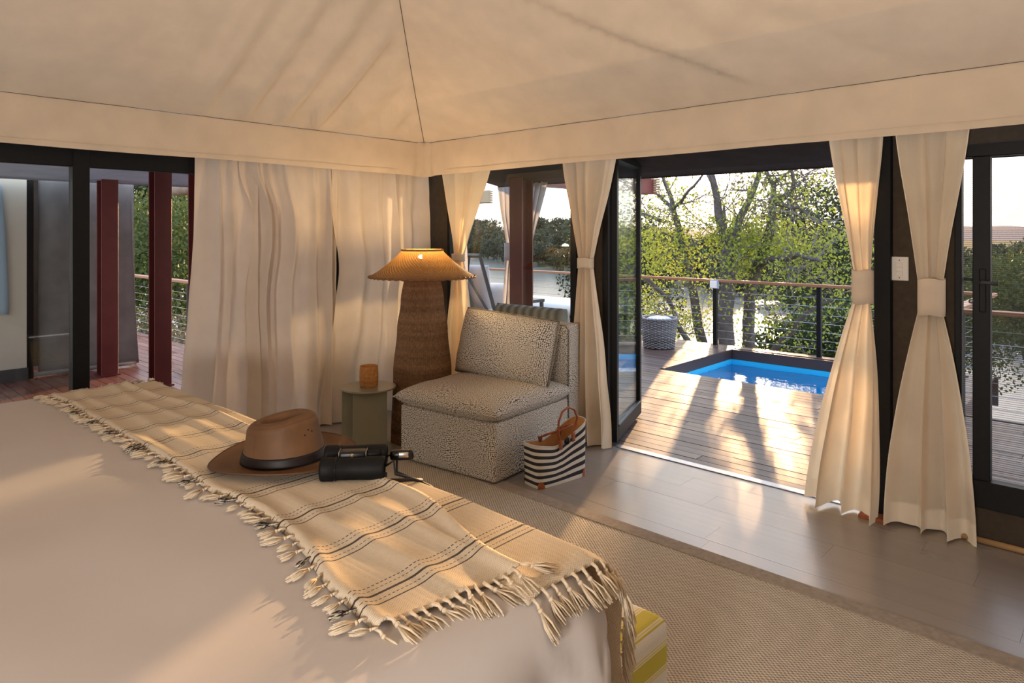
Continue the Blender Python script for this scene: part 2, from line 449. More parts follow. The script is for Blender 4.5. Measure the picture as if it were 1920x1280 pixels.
M['rug_border'] = plain('taupe_rug_binding', (.34, .285, .235), .92, .14, 40, .3, .1, 0, 300)
def striped_outdoor():
    t = MT('grey_striped_outdoor_cloth'); sp = t.n('SeparateXYZ', {0: t.coord()})
    f = t.math('SINE', t.math('MULTIPLY', sp.outputs[0], 2*PI/.085))
    col = t.mix(t.math('MULTIPLY_ADD', f, .5, .5), (.12, .13, .14), (.36, .37, .38))
    return t.surf(t.pbr(col, .9, t.bump(t.noise(t.coord(), 300), .2, .001), .15))
M['striped'] = striped_outdoor()
M['white_cushion'] = plain('white_outdoor_cushion', (.66, .66, .68), .9, .04, 5, .05)
M['pale_cushion'] = plain('lilac_grey_cushion', (.50, .49, .54), .9, .06, 5, .05)
M['pool_liner'] = plain('blue_pool_liner', (.03, .50, .76), .5, .06, 2)
def water_mat(name, rough, scale, strength, tint, refl):
    t = MT(name); c = t.coord()
    h = t.noise(t.mapping(c, (scale, scale*1.6, scale)), 1.0, 3, .5)
    nrm = t.bump(h, strength, .05)
    fr = t.schlick(.02, nrm)
    gl = t.n('BsdfGlossy', {'Color': (1, 1, 1), 'Roughness': rough, 'Normal': nrm}).outputs[0]
    if tint[0] == 'clear': b = t.n('BsdfTransparent', {'Color': tint[1]}).outputs[0]
    else: b = t.pbr(tint[1], .4, nrm, 0)
    return t.surf(t.mixs(t.math('MULTIPLY_ADD', fr, refl[0], refl[1], clamp=True), b, gl))
M['pool_water'] = water_mat('pool_water', .02, 3.2, .10, ('clear', (.70, .92, 1.0)), (1.25, 0.0))
M['river'] = water_mat('river_water', .16, .9, .25, ('solid', (.16, .15, .13)), (.16, .15))
def leaf_mat(name, a, b, tr):
    t = MT(name)
    n_ = t.noise(t.coord(), 2.2, 2); k = t.noise(t.coord(), 31, 1)
    col = t.mix(t.math('MULTIPLY_ADD', n_, .6, t.math('MULTIPLY_ADD', k, .8, -.3), clamp=True), a, b)
    d = t.pbr(col, .55, None, .25)
    return t.surf(t.mixs(tr, d, t.n('BsdfTranslucent', {'Color': col}).outputs[0]))
M['leaf_bright'] = leaf_mat('bright_leaves', (.19, .27, .04), (.46, .50, .10), .5)
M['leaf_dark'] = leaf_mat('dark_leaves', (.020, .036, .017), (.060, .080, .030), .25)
M['leaf_mid'] = leaf_mat('mid_leaves', (.04, .07, .018), (.12, .15, .042), .35)
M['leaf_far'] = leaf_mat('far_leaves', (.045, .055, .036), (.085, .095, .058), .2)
M['leaf_dry'] = leaf_mat('dry_leaves', (.10, .088, .06), (.16, .145, .09), .3)
M['bark'] = plain('grey_bark', (.11, .10, .10), .9, .3, 14, .5, .1, 0, 40)
M['twig'] = plain('grey_dry_twig', (.14, .13, .125), .9, .2, 14)
def ground_mat():
    t = MT('river_bank'); c = t.coord()
    n_ = t.noise(c, .08, 5); k = t.noise(c, .9, 4)
    col = t.ramp(t.math('ADD', t.math('MULTIPLY', n_, .6), t.math('MULTIPLY', k, .4)), [(.35, (.05, .06, .025)), (.5, (.10, .09, .05)), (.65, (.17, .145, .095))])
    return t.surf(t.pbr(col, .95, None, .05))
M['ground'] = ground_mat()
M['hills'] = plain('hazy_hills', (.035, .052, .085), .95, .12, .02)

# ------------------------------------------------------------------ setting: terrain, river, hills
FW = Vector((-.680, .733, 0)); RT = Vector((.733, .680, 0))
def polar(d, lat): return CAM.xy.to_3d() + FW*d + RT*lat
def far_edge(lat_ratio):      # distance of the far bank along a view ray
    A = Vector((139., 7.6)); B = Vector((48., 34.5)); n_ = (B-A); k = lat_ratio
    # intersect (d, k d) with line A + t n
    det = n_.y - k*n_.x
    if abs(det) < 1e-6: return 400
    t = (k*A.x-A.y)/det
    d = A.x+t*n_.x
    return d if 0 < d < 420 else 420.
def near_edge(k): return 14.0 + max(0, -(k+.30))*60
def terrain():
    V = []; Fq = []
    ks = [-3.0+6.0*i/140 for i in range(141)]
    ds = [5*(1.045**i) for i in range(108)]
    ds = [d for d in ds if d < 560]
    for d in ds:
        for k in ks:
            fe, ne = far_edge(k), near_edge(k)
            p = polar(d, k*d)
            if d < ne: z = -2.4-4.6*smooth01((d-4)/(ne-4))
            elif d < fe: z = -7.2
            else: z = -7.0+1.2*smooth01((d-fe)/6)+1.2*smooth01((d-fe)/(120))
            z += .35*nz(p.x*.12, p.y*.12)
            V.append((p.x, p.y, z))
    n = len(ks)
    for j in range(len(ds)-1):
        for i in range(n-1):
            a = j*n+i; Fq.append((a, a+1, a+1+n, a+n))
    o = link(bpy.data.objects.new('ground', np_mesh('ground', V, Fq, M['ground'], None, True)))
    tag(o, kind='structure')
    V = [(*polar(d, k*d).xy, -6.0) for d in (9, 60, 200, 500) for k in (-3, -1.5, 0, 1.5, 3)]
    Fq = [(j*5+i, j*5+i+1, j*5+i+6, j*5+i+5) for j in range(3) for i in range(4)]
    tag(link(bpy.data.objects.new('river', np_mesh('river', V, Fq, M['river']))), kind='structure')
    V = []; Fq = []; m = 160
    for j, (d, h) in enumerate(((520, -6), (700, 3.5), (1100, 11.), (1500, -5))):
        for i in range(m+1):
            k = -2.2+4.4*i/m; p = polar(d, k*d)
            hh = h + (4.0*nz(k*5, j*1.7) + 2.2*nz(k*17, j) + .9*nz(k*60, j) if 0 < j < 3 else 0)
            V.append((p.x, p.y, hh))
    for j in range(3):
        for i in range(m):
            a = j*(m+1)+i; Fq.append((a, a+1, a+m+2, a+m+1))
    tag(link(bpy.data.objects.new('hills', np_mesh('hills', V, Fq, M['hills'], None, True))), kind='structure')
terrain()

# ------------------------------------------------------------------ floor, rug shell, deck
unit_plank = None
def board_mesh(mat, bev):
    bm = bmesh.new(); box(bm, -.5, .5, -.5, .5, -1, 0)
    me = bpy.data.meshes.new('board'); bm.to_mesh(me); bm.free(); me.materials.append(mat)
    return me
def lay_board(name, me, parent, x0, x1, y0, y1, z, th):
    return inst(me, name, parent, ((x0+x1)/2, (y0+y1)/2, z), (0, 0, 0), (x1-x0, y1-y0, th))
floor = empty('floor', kind='structure')
boxo('floor_slab', 0, 7.0, -5.6, 0.0, -.12, -.012, M['floor'], floor, 0)
pm = board_mesh(M['floor'], 0)
rng = random.Random(3)
for r in range(9):
    y1 = -.002-r*.182; x = -rng.random()*1.2
    while x < 6.2:
        a, b = max(x, 0.0), min(x+1.25, 6.2)
        if b-a > .05: lay_board('plank', pm, floor, a+.0004, b-.0004, y1-.1812, y1, rng.random()*.0006, .012)
        x += 1.25
lay_board('plank', pm, floor, 0.0, 1.0, -2.9, -1.65, 0, .012)

deck = empty('deck', kind='structure')
dm, dr = board_mesh(M['deck'], 0), board_mesh(M['deck_red'], 0)
POOL = (.83, 3.42, 2.675, 4.40)
W_, G_ = .092, .0065
y = .055
while y < 4.60:
    y1 = min(y+W_, 4.62)
    def run(xa, xb):
        xs = [xa]; c = xa+rng.uniform(1.0, 2.9)
        while c < xb-.8: xs.append(c); c += rng.uniform(2.3, 3.2)
        xs.append(xb)
        for a, b in zip(xs, xs[1:]):
            lay_board('board', dm, deck, a+.002, b-.002, y, y1, rng.uniform(-.0012, .0012)-.004, .025)
    if y1 <= POOL[2]+.002: run(-4.2, 6.2)
    elif y > POOL[3]: run(-4.2, 3.62)
    else:
        run(-4.2, POOL[0]); run(POOL[1], 3.62)
    y += W_+G_
y = -.30
while y > -5.6:
    a = -6.6; c = -3.4+rng.uniform(-.8, .8)
    for p, q in ((a, c), (c, -.05)): lay_board('board', dr, deck, p+.002, q-.002, y-W_, y, rng.uniform(-.001, .001)-.004, .025)
    y -= W_+G_
for i, x in enumerate((-6.4, -4.3, -2.2, -.3)): boxo('joist', x-.03, x+.03, -5.6, -.3, -.22, -.032, M['brown_wood'], deck)
for i, x in enumerate((-4.1, -2.0, .1, 3.55)): boxo('joist', x-.03, x+.03, .06, 4.6, -.22, -.032, M['brown_wood'], deck)
boxo('fascia', -4.25, 3.65, 4.62, 4.65, -.3, -.004, M['brown_wood'], deck)
boxo('fascia', -6.63, -6.6, -5.6, -.28, -.3, -.004, M['brown_wood'], deck)
boxo('fascia', -6.6, -4.2, -.30, -.27, -.3, -.004, M['brown_wood'], deck)
boxo('fascia', 3.65, 6.2, 2.66, 2.70, -.3, -.004, M['brown_wood'], deck)
# shaded ground mass under the tent and deck
boxo('foundation', -.02, 7.0, -5.6, -.02, -2.6, -.13, M['ground'], floor, 0)

# pool
pool = empty('swimming_pool', (2.1, 3.5, 0), 0, 'small rectangular blue plunge pool sunk in the deck beside the railing', 'pool')
x0, x1, y0, y1 = POOL; ox, oy = 2.1, 3.5
def pb(name, a, b, c, d, e, f, mat): return boxo(name, a-ox, b-ox, c-oy, d-oy, e, f, mat, pool)
pb('pool_floor', x0, x1, y0, y1, -1.15, -1.1, M['pool_liner'])
pb('pool_wall', x0+.001, x0+.03, y0, y1, -1.1, -.125, M['pool_liner'])
pb('pool_wall', x1-.03, x1-.001, y0, y1, -1.1, -.125, M['pool_liner'])
pb('pool_wall', x0+.03, x1-.03, y0+.001, y0+.03, -1.1, -.125, M['pool_liner'])
pb('pool_wall', x0+.03, x1-.03, y1-.03, y1-.001, -1.1, -.125, M['pool_liner'])
pb('coping', x0-.002, x0+.035, y0, y1, -.125, -.001, M['brown_wood'])
pb('coping', x1-.035, x1+.002, y0, y1, -.125, -.001, M['brown_wood'])
pb('coping', x0+.035, x1-.035, y1-.035, y1+.002, -.125, -.001, M['brown_wood'])
pb('coping', x0+.035, x1-.035, y0-.002, y0+.012, -.125, -.03, M['brown_wood'])
bm = bmesh.new(); bmesh.ops.create_grid(bm, x_segments=1, y_segments=1, size=.5)
bmesh.ops.scale(bm, vec=(x1-x0-.06, y1-y0-.06, 1), verts=bm.verts)
bmesh.ops.translate(bm, vec=((x0+x1)/2-ox, (y0+y1)/2-oy, -.16), verts=bm.verts)
obj('water', bm, M['pool_water'], pool)

# ------------------------------------------------------------------ tent roof (ceiling) and valances
VX, VY, ZT, ZB, SL = .16, -.16, 2.279, 1.993, .59
XR, YB = 7.0, -5.6
RID = (VY-YB)/2           # half span
ceiling = empty('ceiling', kind='structure')
def fold_b(y, h):         # folds of the west slope, running up the slope
    k = smooth01((y+2.45)/.5)
    f = .060*k*math.copysign(abs(math.sin(2*PI*(y*3.4+.08*h)))**.7, math.sin(2*PI*(y*3.4+.08*h)))*(.6+.5*nz(y*2.2)) + .018*k*math.sin(2*PI*y*7.3)
    f += -.045*math.exp(-((y+1.30-.03*h)/.055)**2) + .036*math.exp(-((y+1.19)/.06)**2)
    f += .012*math.exp(-((y+2.55+.6*h)/.06)**2)*math.exp(-(h/.25)**2)
    return f*smooth01(h/.16)*(1-.3*smooth01(h)) - .045*math.sin(PI*min(1, h/1.6))
def fold_a(x, h):
    f = 0
    for (xa, s, a, w) in ((3.05, .75, .034, .05), (3.20, .80, -.030, .07), (2.55, .6, .014, .05), (3.8, .7, .018, .08), (2.30, .55, -.012, .05)):
        c = xa - s*(h-.15)*1.4
        f += a*math.exp(-((x-c)/w)**2)*smooth01(h/.2)*(1-smooth01((h-1.0)/.6))
    f += .006*math.sin(9*x)*smooth01(h/.2)
    return f - .045*math.sin(PI*min(1, h/1.6))
def slope(name, fn, n1, n2): grid(name, fn, n1, n2, M['canvas'], ceiling)
def sA(s, t):             # slope above the door wall
    h = t*RID; x = lerp(VX+h, XR-VX-h, s)
    sag = -.045*math.sin(PI*min(1, h/1.6)); f = (fold_a(x, h)-sag)*smooth01((x-VX-h)/.25)
    return (x, VY-h+f*.3, ZT+SL*h+f+sag)
def sB(s, t):             # slope above the west wall
    h = t*RID; y = lerp(VY-h, YB+h, s)
    sag = -.045*math.sin(PI*min(1, h/1.6)); ff = (fold_b(y, h)*1.0+.045*math.sin(PI*min(1, h/1.6)))*smooth01((VY-h-y)/.18)
    return (VX+h+ff*.4, y, ZT+SL*h+ff+sag)
def sC(s, t):
    h = t*RID; x = lerp(VX+h, XR-VX-h, s); return (x, YB+h, ZT+SL*h)
def sD(s, t):
    h = t*RID; y = lerp(VY-h, YB+h, s); return (XR-VX-h, y, ZT+SL*h)
slope('canvas_panel', sA, 200, 44); slope('canvas_panel', sB, 260, 44); slope('canvas_panel', sC, 20, 6); slope('canvas_panel', sD, 20, 6)
bm = bmesh.new()
tube(bm, [(VX+h+.002, VY-h-.002, ZT+SL*h-.008-.045*math.sin(PI*min(1, h/1.6))) for h in [i*.1 for i in range(26)]], .002, 6)
obj('hip_seam', bm, M['brown_canvas'], ceiling)

def val_profile(p, t):    # p: distance from the corner along the wall, t: 0 top 1 bottom
    puff = .012*math.sin(PI*t)+.007*nz(p*2.1, t*2)+.003*math.sin(p*11)*t
    k = math.exp(-(p/.10)**2)
    puff += .045*k*math.sin(PI*min(1, t*1.0+.15)) + .012*math.exp(-((p-.16)/.05)**2)*t - .010*math.exp(-((p-.09)/.03)**2)
    z = lerp(ZT, ZB-.012*nz(p*.9, 3.0)*t, t) - .012*math.exp(-(p/.16)**2)*t
    return puff, z
v1 = grid('trim_1', lambda s, t: (lambda pz: (VX+s*s*6.6+(.0), VY-pz[0], pz[1]))(val_profile(s*s*6.6, t)), 220, 12, M['valance']); tag(v1, kind='structure')
v2 = grid('trim_2', lambda s, t: (lambda pz: (VX+pz[0], VY-s*s*5.3, pz[1]))(val_profile(s*s*5.3, t)), 220, 12, M['valance']); tag(v2, kind='structure')
for v, pts in ((v1, [(VX+i*.1, VY-.006, ZT-.004+.003*nz(i*1.7)) for i in range(67)]), (v2, [(VX+.006, VY-i*.1, ZT-.004+.003*nz(i*1.3)) for i in range(54)])):
    bm = bmesh.new(); tube(bm, pts, .0016, 5); obj('stitched_seam', bm, M['brown_canvas'], v)
# hem fold along each valance's lower edge
obj('hem', tube(bmesh.new(), [(VX+.3+i*.1, VY-.012, ZB+.036) for i in range(60)], .002, 5), M['valance'], v1)
obj('hem', tube(bmesh.new(), [(VX+.012, VY-.3-i*.1, ZB+.036) for i in range(48)], .002, 5), M['valance'], v2)

# ------------------------------------------------------------------ walls
wall_n = empty('wall_north', kind='structure')
boxo('corner_post', -.06, .32, -.02, .04, 0, 2.32, M['brown_canvas'], wall_n)
boxo('corner_frame', .31, .345, -.03, .05, 0, 2.10, M['black_metal'], wall_n)
boxo('window_mullion', 1.665, 1.72, -.03, .05, 0, 2.10, M['black_metal'], wall_n)
boxo('canvas_infill', 1.72, 1.96, -.01, .03, 0, 2.32, M['brown_canvas'], wall_n)
boxo('door_jamb', 1.955, 2.005, -.035, .06, 0, 2.10, M['black_metal'], wall_n)
boxo('door_post', 3.715, 3.795, -.05, .06, 0, 2.32, M['black_metal'], wall_n)
boxo('canvas_infill', 3.795, 4.085, -.012, .03, 0, 2.32, M['brown_canvas'], wall_n)
boxo('head_rail', .30, 3.80, -.04, .06, 2.085, 2.16, M['black_metal'], wall_n)
boxo('head_panel', .30, 3.80, -.01, .03, 2.16, 2.60, M['brown_canvas'], wall_n)
boxo('head_panel', 3.795, 7.0, -.01, .03, 1.93, 2.60, M['brown_canvas'], wall_n)
boxo('window_sill_panel', .345, 1.665, -.01, .03, 0, .10, M['black_metal'], wall_n)
boxo('threshold', 2.0, 3.72, -.012, .052, -.03, .006, M['steel'], wall_n, .002)
boxo('threshold_block', 3.66, 3.80, -.13, -.052, .0, .022, M['leather'], wall_n, .003)
boxo('canvas_infill', 5.35, 7.0, -.012, .03, 0, 2.32, M['brown_canvas'], wall_n)
# outer eave of the fly sheet above the doors
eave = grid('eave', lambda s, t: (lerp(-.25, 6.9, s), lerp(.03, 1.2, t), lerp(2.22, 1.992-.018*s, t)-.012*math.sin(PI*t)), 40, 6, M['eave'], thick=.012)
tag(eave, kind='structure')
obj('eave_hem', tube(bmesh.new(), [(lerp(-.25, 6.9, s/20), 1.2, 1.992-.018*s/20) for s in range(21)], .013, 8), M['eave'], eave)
# fixed window in the door wall
w1 = empty('window_1', kind='structure')
boxo('pane', .345, 1.665, .008, .014, .10, 2.085, M['glass'], w1, 0)

wall_w = empty('wall_west', kind='structure')
boxo('window_post', -.05, .04, -2.79, -2.70, 0, 2.32, M['black_metal'], wall_w)
boxo('window_post', -.05, .04, -4.55, -4.47, 0, 2.32, M['black_metal'], wall_w)
boxo('window_post', -.05, .012, -1.16, -.80, 0, 2.32, M['black_metal'], wall_w)  # widened to black out the bright gap between the closed curtains
boxo('head_panel', -.03, .03, -5.6, -.02, 1.90, 2.60, M['black_metal'], wall_w)
boxo('sill', -.05, .03, -5.6, -.02, -.02, .06, M['black_metal'], wall_w)
boxo('canvas_infill', -.02, .02, -5.6, -4.55, .06, 1.9, M['brown_canvas'], wall_w)
w2 = empty('window_2', kind='structure')
boxo('pane', -.004, .002, -4.47, -2.79, .06, 1.90, M['glass'], w2, 0)
boxo('pane', -.004, .002, -.80, -.06, .06, 1.90, M['glass'], w2, 0)
# back and east walls behind the camera
bw = boxo('wall_south', 0, 7.0, -5.66, -5.6, 0, 2.6, M['brown_canvas']); tag(bw, kind='structure')
ew = boxo('wall_east', 7.0, 7.06, -5.6, 0, 0, 2.6, M['brown_canvas']); tag(ew, kind='structure')

# ------------------------------------------------------------------ folding glass door and screen door
def door_leaf(parent, L, z0, z1, st=.055, th=.042, mat=None):
    """leaf along +X from 0 to L"""
    fm = mat or M['black_metal']
    boxo('stile', 0, st, -th/2, th/2, z0, z1, fm, parent); boxo('stile', L-st, L, -th/2, th/2, z0, z1, fm, parent)
    boxo('top_rail', st, L-st, -th/2, th/2, z1-st, z1, fm, parent); boxo('bottom_rail', st, L-st, -th/2, th/2, z0, z0+.10, fm, parent)
    boxo('glazing_bead', st, L-st, -th/2-.006, th/2+.006, z0+.10, z0+.115, M['grey_metal'], parent)
    boxo('pane', st, L-st, -.004, .004, z0+.115, z1-st, M['glass'], parent, 0)
d1 = empty('door_1', (2.022, .015, 0), math.atan2(.806, -.306), kind='structure')
door_leaf(d1, .862, .02, 2.075)
for z in (.18, 1.86):
    h = boxo('hinge', -.02, .045, .020, .030, z-.05, z+.05, M['black_metal'], d1)
    bm = bmesh.new()
    for k in range(6): bmesh.ops.create_icosphere(bm, subdivisions=1, radius=.006, matrix=Matrix.Translation((-.008+.034*(k % 2), .030 if k < 9 else 0, z-.035+.035*(k//2))))
    obj('screw', bm, M['silver'], h)
d2 = empty('door_2', (1.955, .03, 0), math.atan2(.826, -.26), kind='structure')
door_leaf(d2, .862, .02, 2.075)
boxo('edge_strip', -.004, .002, -.012, .012, .03, 2.06, M['maroon'], d2)

d3 = empty('door_3', kind='structure')
X0, X1 = 4.085, 5.35
boxo('stile', 4.150, 4.222, -.03, .03, .17, 1.87, M['black_metal'], d3)
boxo('stile', X1-.07, X1, -.03, .03, .0, 1.93, M['black_metal'], d3)
boxo('stile', X0-.01, X0+.02, -.03, .03, .0, 1.93, M['black_metal'], d3)
boxo('top_rail', X0+.02, X1-.07, -.03, .03, 1.87, 1.93, M['black_metal'], d3)
boxo('bottom_rail', X0+.02, X1-.07, -.045, .035, .17, .30, M['black_metal'], d3)
boxo('base_panel', X0-.01, X1, -.03, .03, .0, .17, M['brown_canvas'], d3)
boxo('screen_mesh', X0+.02, 4.150, .000, .003, .30, 1.87, M['screen'], d3, 0)
boxo('screen_mesh', 4.222, X1-.07, .000, .003, .30, 1.87, M['screen'], d3, 0)
hp = boxo('handle_plate', 4.178, 4.206, -.038, -.03, 1.115, 1.325, M['black_metal'], d3, .004)
bm = bmesh.new(); tube(bm, [(4.192, -.035, 1.262), (4.192, -.075, 1.262), (4.20, -.082, 1.262), (4.262, -.085, 1.258)], .009, 10)
obj('lever', bm, M['grey_metal'], hp, True)
bm = bmesh.new(); tube(bm, [(4.192, .03, 1.262), (4.192, .075, 1.262), (4.18, .085, 1.262), (4.095, .088, 1.266)], .009, 10)
obj('lever', bm, M['grey_metal'], hp, True)
bm = bmesh.new(); bmesh.ops.create_uvsphere(bm, u_segments=10, v_segments=6, radius=.012, matrix=Matrix.Translation((4.146, -.034, 1.165)))
obj('lock_knob', bm, M['steel'], hp, True)
tr3 = obj('trim_3', tube(bmesh.new(), [(4.09, -.05, .016), (5.4, -.05, .016)], .015, 10), M['dowel'], None, True); tag(tr3, kind='structure')

# light switch
sw = empty('light_switch', (3.829, -.012, 1.312), 0, 'white rectangular light switch plate on the dark canvas between two tied curtains', 'light switch')
boxo('plate', -.042, .042, -.010, 0, -.062, .062, M['white_plastic'], sw, .003)
for z, hh in ((.020, .012), (-.004, .009), (-.026, .010)): boxo('rocker', -.016, .016, -.0135, -.010, z-hh, z+hh, M['white_plastic'], sw, .0015)
for z in (.044, -.047):
    bm = bmesh.new(); lathe(bm, [(0, .0015), (.0028, .0015), (.003, 0)], 10, Matrix.Translation((0, -.010, z)) @ Matrix.Rotation(PI/2, 4, 'X')); obj('screw', bm, M['grey_metal'], sw)

# ------------------------------------------------------------------ curtains
def tied_curtain(name, label, loc, axis, top, tie, bot, zt, ztie, zb, pleats, seed, mat, band=True, group=None, amp=.045, lag=0.0, skew=0.0, bandh=.075):
    """cloth in the plane of `axis` (unit vector), gathered at ztie. top/tie/bot: (centre, half width) along the axis"""
    root = empty(name, loc, 0, label, 'curtain', group)
    ax = Vector(axis); nrm = Vector((ax.y, -ax.x, 0))
    rg = random.Random(seed); ph = [rg.uniform(0, 2*PI) for _ in range(6)]
    hb = bandh
    def shape(z):
        if z > ztie:
            q = (z-ztie-hb*.8)/(zt-ztie-hb*.8); q = max(0, q)
            k = q**.82
            k = k if q < 1 else 1
            c = lerp(tie[0], top[0], k); w = lerp(tie[1], top[1], smooth01(q)*.45+.55*k)
            d = lerp(.030, min(amp, .036), smooth01(q*1.3))
        else:
            q = max(0, (ztie-hb*.8-z)/(ztie-hb*.8-zb))
            k = 1-(1-q)**1.7
            c = lerp(tie[0], bot[0], q); w = lerp(tie[1], bot[1], k)
            d = lerp(.030, amp*1.5, smooth01(q*1.2))
        return c, w, d
    def fn(s, t):
        z = lerp(zt, zb, t)
        c, w, d = shape(z)
        a = 2*s-1
        f = 2*PI*pleats*(s+.035*math.sin(2*PI*s+ph[0])+.02*math.sin(5*s+ph[1]))
        wave = math.sin(f+ph[2])+.45*math.sin(f*.5+ph[3]+1.2*t)+.25*math.sin(2.3*f+ph[4]+2*t)
        x = c+w*a+.22*w/pleats*math.cos(f+ph[2])*1.3
        off = d*wave*.72 - .055*(1-abs(a))*math.exp(-((z-ztie)/.20)**2)*.3
        off += .012*nz(s*6+seed, z*3.2)
        zz = z
        if t > .985: zz += .006*math.sin(f)+skew*a*.02
        zz += -skew*a*max(0, t-.55)*.1
        p = ax*x + nrm*off
        return (p.x, p.y, zz)
    grid('cloth', fn, pleats*26, 72, mat, root)
    if band:
        c, w = tie
        def bf(s, t):
            th = 2*PI*s; z = ztie+hb-2*hb*t
            k = 1+.05*math.cos(PI*(t-.5)*2)*0
            p = ax*(c+(w*1.05+.004)*math.cos(th)*k) + nrm*(.052*math.sin(th))
            return (p.x, p.y, z+.004*math.sin(3*th+seed)+skew*.0)
        grid('tieback', bf, 40, 4, M['valance'] if mat != M['sheer'] else M['pale_cushion'], root, close_u=True, thick=.003)
    return root
A_ = (1, 0, 0)
tied_curtain('curtain', 'cream curtain tied in the tent corner, partly behind the wicker lamp', (0, -.095, 0), A_, (.594, .315), (.524, .052), (.53, .20), 2.10, 1.29, .015, 4, 11, M['curtain'], bandh=.03)
tied_curtain('curtain', 'cream tied curtain between the armchair and the folding glass door', (0, -.10, 0), A_, (1.876, .24), (1.858, .055), (1.90, .155), 2.10, 1.285, .012, 4, 23, M['curtain'], bandh=.035)
tied_curtain('curtain', 'backlit cream tied curtain on the right side of the open doorway', (0, -.11, 0), A_, (3.650, .148), (3.677, .045), (3.575, .19), 2.10, 1.215, .012, 3, 37, M['curtain'], skew=.5, amp=.06, bandh=.088)
tied_curtain('curtain', 'cream tied curtain right of the light switch, before the screen door', (0, -.11, 0), A_, (3.999, .165), (3.992, .052), (3.995, .19), 2.10, 1.182, .012, 3, 41, M['curtain'], skew=.3, amp=.055, bandh=.09)

def hung_curtain(label, y0, y1, x, seed, n, waist=None):
    root = empty('curtain', (x, (y0+y1)/2, 0), 0, label, 'curtain')
    rg = random.Random(seed); ph = [rg.uniform(0, 6.28) for _ in range(6)]
    W = y1-y0
    def fn(s, t):
        z = lerp(2.12, .012, t)
        f = 2*PI*n*(s+.045*math.sin(2*PI*s*1.5+ph[0])+.03*math.sin(9*s+ph[1]))
        k = smooth01(t*2)
        tk = lerp(.35, 1.0, smooth01(t*3.5)); wv = tk*(math.sin(f+ph[2])*(.042+.016*k)*(.7+.6*nz(s*n*.6, seed)) + .030*math.sin(.5*f+ph[3]+.8*t)) + .006*math.sin(2.6*f+ph[4])*(1-t) + .022*tk*nz(s*n*.9+seed, z*1.6) + .012*nz(s*n*2.2, z*5+seed)
        y = y0+W*s + .010*math.cos(f+ph[2]) + (waist(s, z) if waist else 0) + .012*nz(s*2+seed, z*1.3)
        return (wv, y-(y0+y1)/2, z)
    grid('cloth', fn, n*18, 56, M['curtain_heavy'], root)
    return root
hung_curtain('straight cream curtain at the window edge, leftmost of the closed curtains', -2.10, -1.66, .085, 3, 3, lambda s, z: -.10*smooth01((1.6-z)/1.6)*(1-s)+.02*(1-s))
hung_curtain('broad straight cream curtain in the middle of the closed curtains', -1.72, -1.00, .090, 5, 5, lambda s, z: .06*math.exp(-((z-1.5)/.3)**2)*(1-s)-.06*smooth01((z-1.65)/.3)*(1-s))
hung_curtain('straight cream curtain behind the side table and wicker lamp', -1.00, -.07, .090, 8, 5, lambda s, z: (-.03+.05*math.exp(-((z-1.25)/.25)**2)-.14*smooth01((.9-z)/.9))*(1-s))

# ------------------------------------------------------------------ rug
rug = empty('rug', (0, 0, 0), 0, 'large tan sisal rug with taupe border under the bed', 'rug')
boxo('sisal_field', .60, 6.40, -5.4, -1.125, .0015, .0085, M['rug'], rug, 0)
def edge_strip(x0, x1, y0, y1): boxo('border', x0, x1, y0, y1, .0012, .0115, M['rug_border'], rug, .003, 2)
edge_strip(.50, 6.5, -1.130, -1.035); edge_strip(.50, .60, -5.4, -1.132); edge_strip(6.40, 6.5, -5.4, -1.132)

# ------------------------------------------------------------------ bed
XE0, XE1, YF, YH, ZTOP, RB = 1.22, 3.965, -2.715, -4.95, .80, .12
bed = empty('bed', (2.6, -3.8, .012), 0, 'large bed with a plain white duvet hanging over its sides', 'bed')
BX, BY, BZ = 2.6, -3.8, .012
boxo('bed_base', XE0+.10-BX, XE1-.10-BX, YH-BY, YF-.10-BY, .10, .38, M['brown_canvas'], bed, .01)
boxo('mattress', XE0+.06-BX, XE1-.06-BX, YH-BY, YF-.06-BY, .38, .70, M['white_cushion'], bed, .03, 3)
for lx in (XE0+.25, XE1-.25):
    for ly in (YH+.2, YF-.25): boxo('leg', lx-.04-BX, lx+.04-BX, ly-.04-BY, ly+.04-BY, .0, .10, M['black_metal'], bed)
def bump_top(x, y): return .010*nz(x*1.3, y*1.5, 2.0)+.004*nz(x*4, y*4, 5.0)
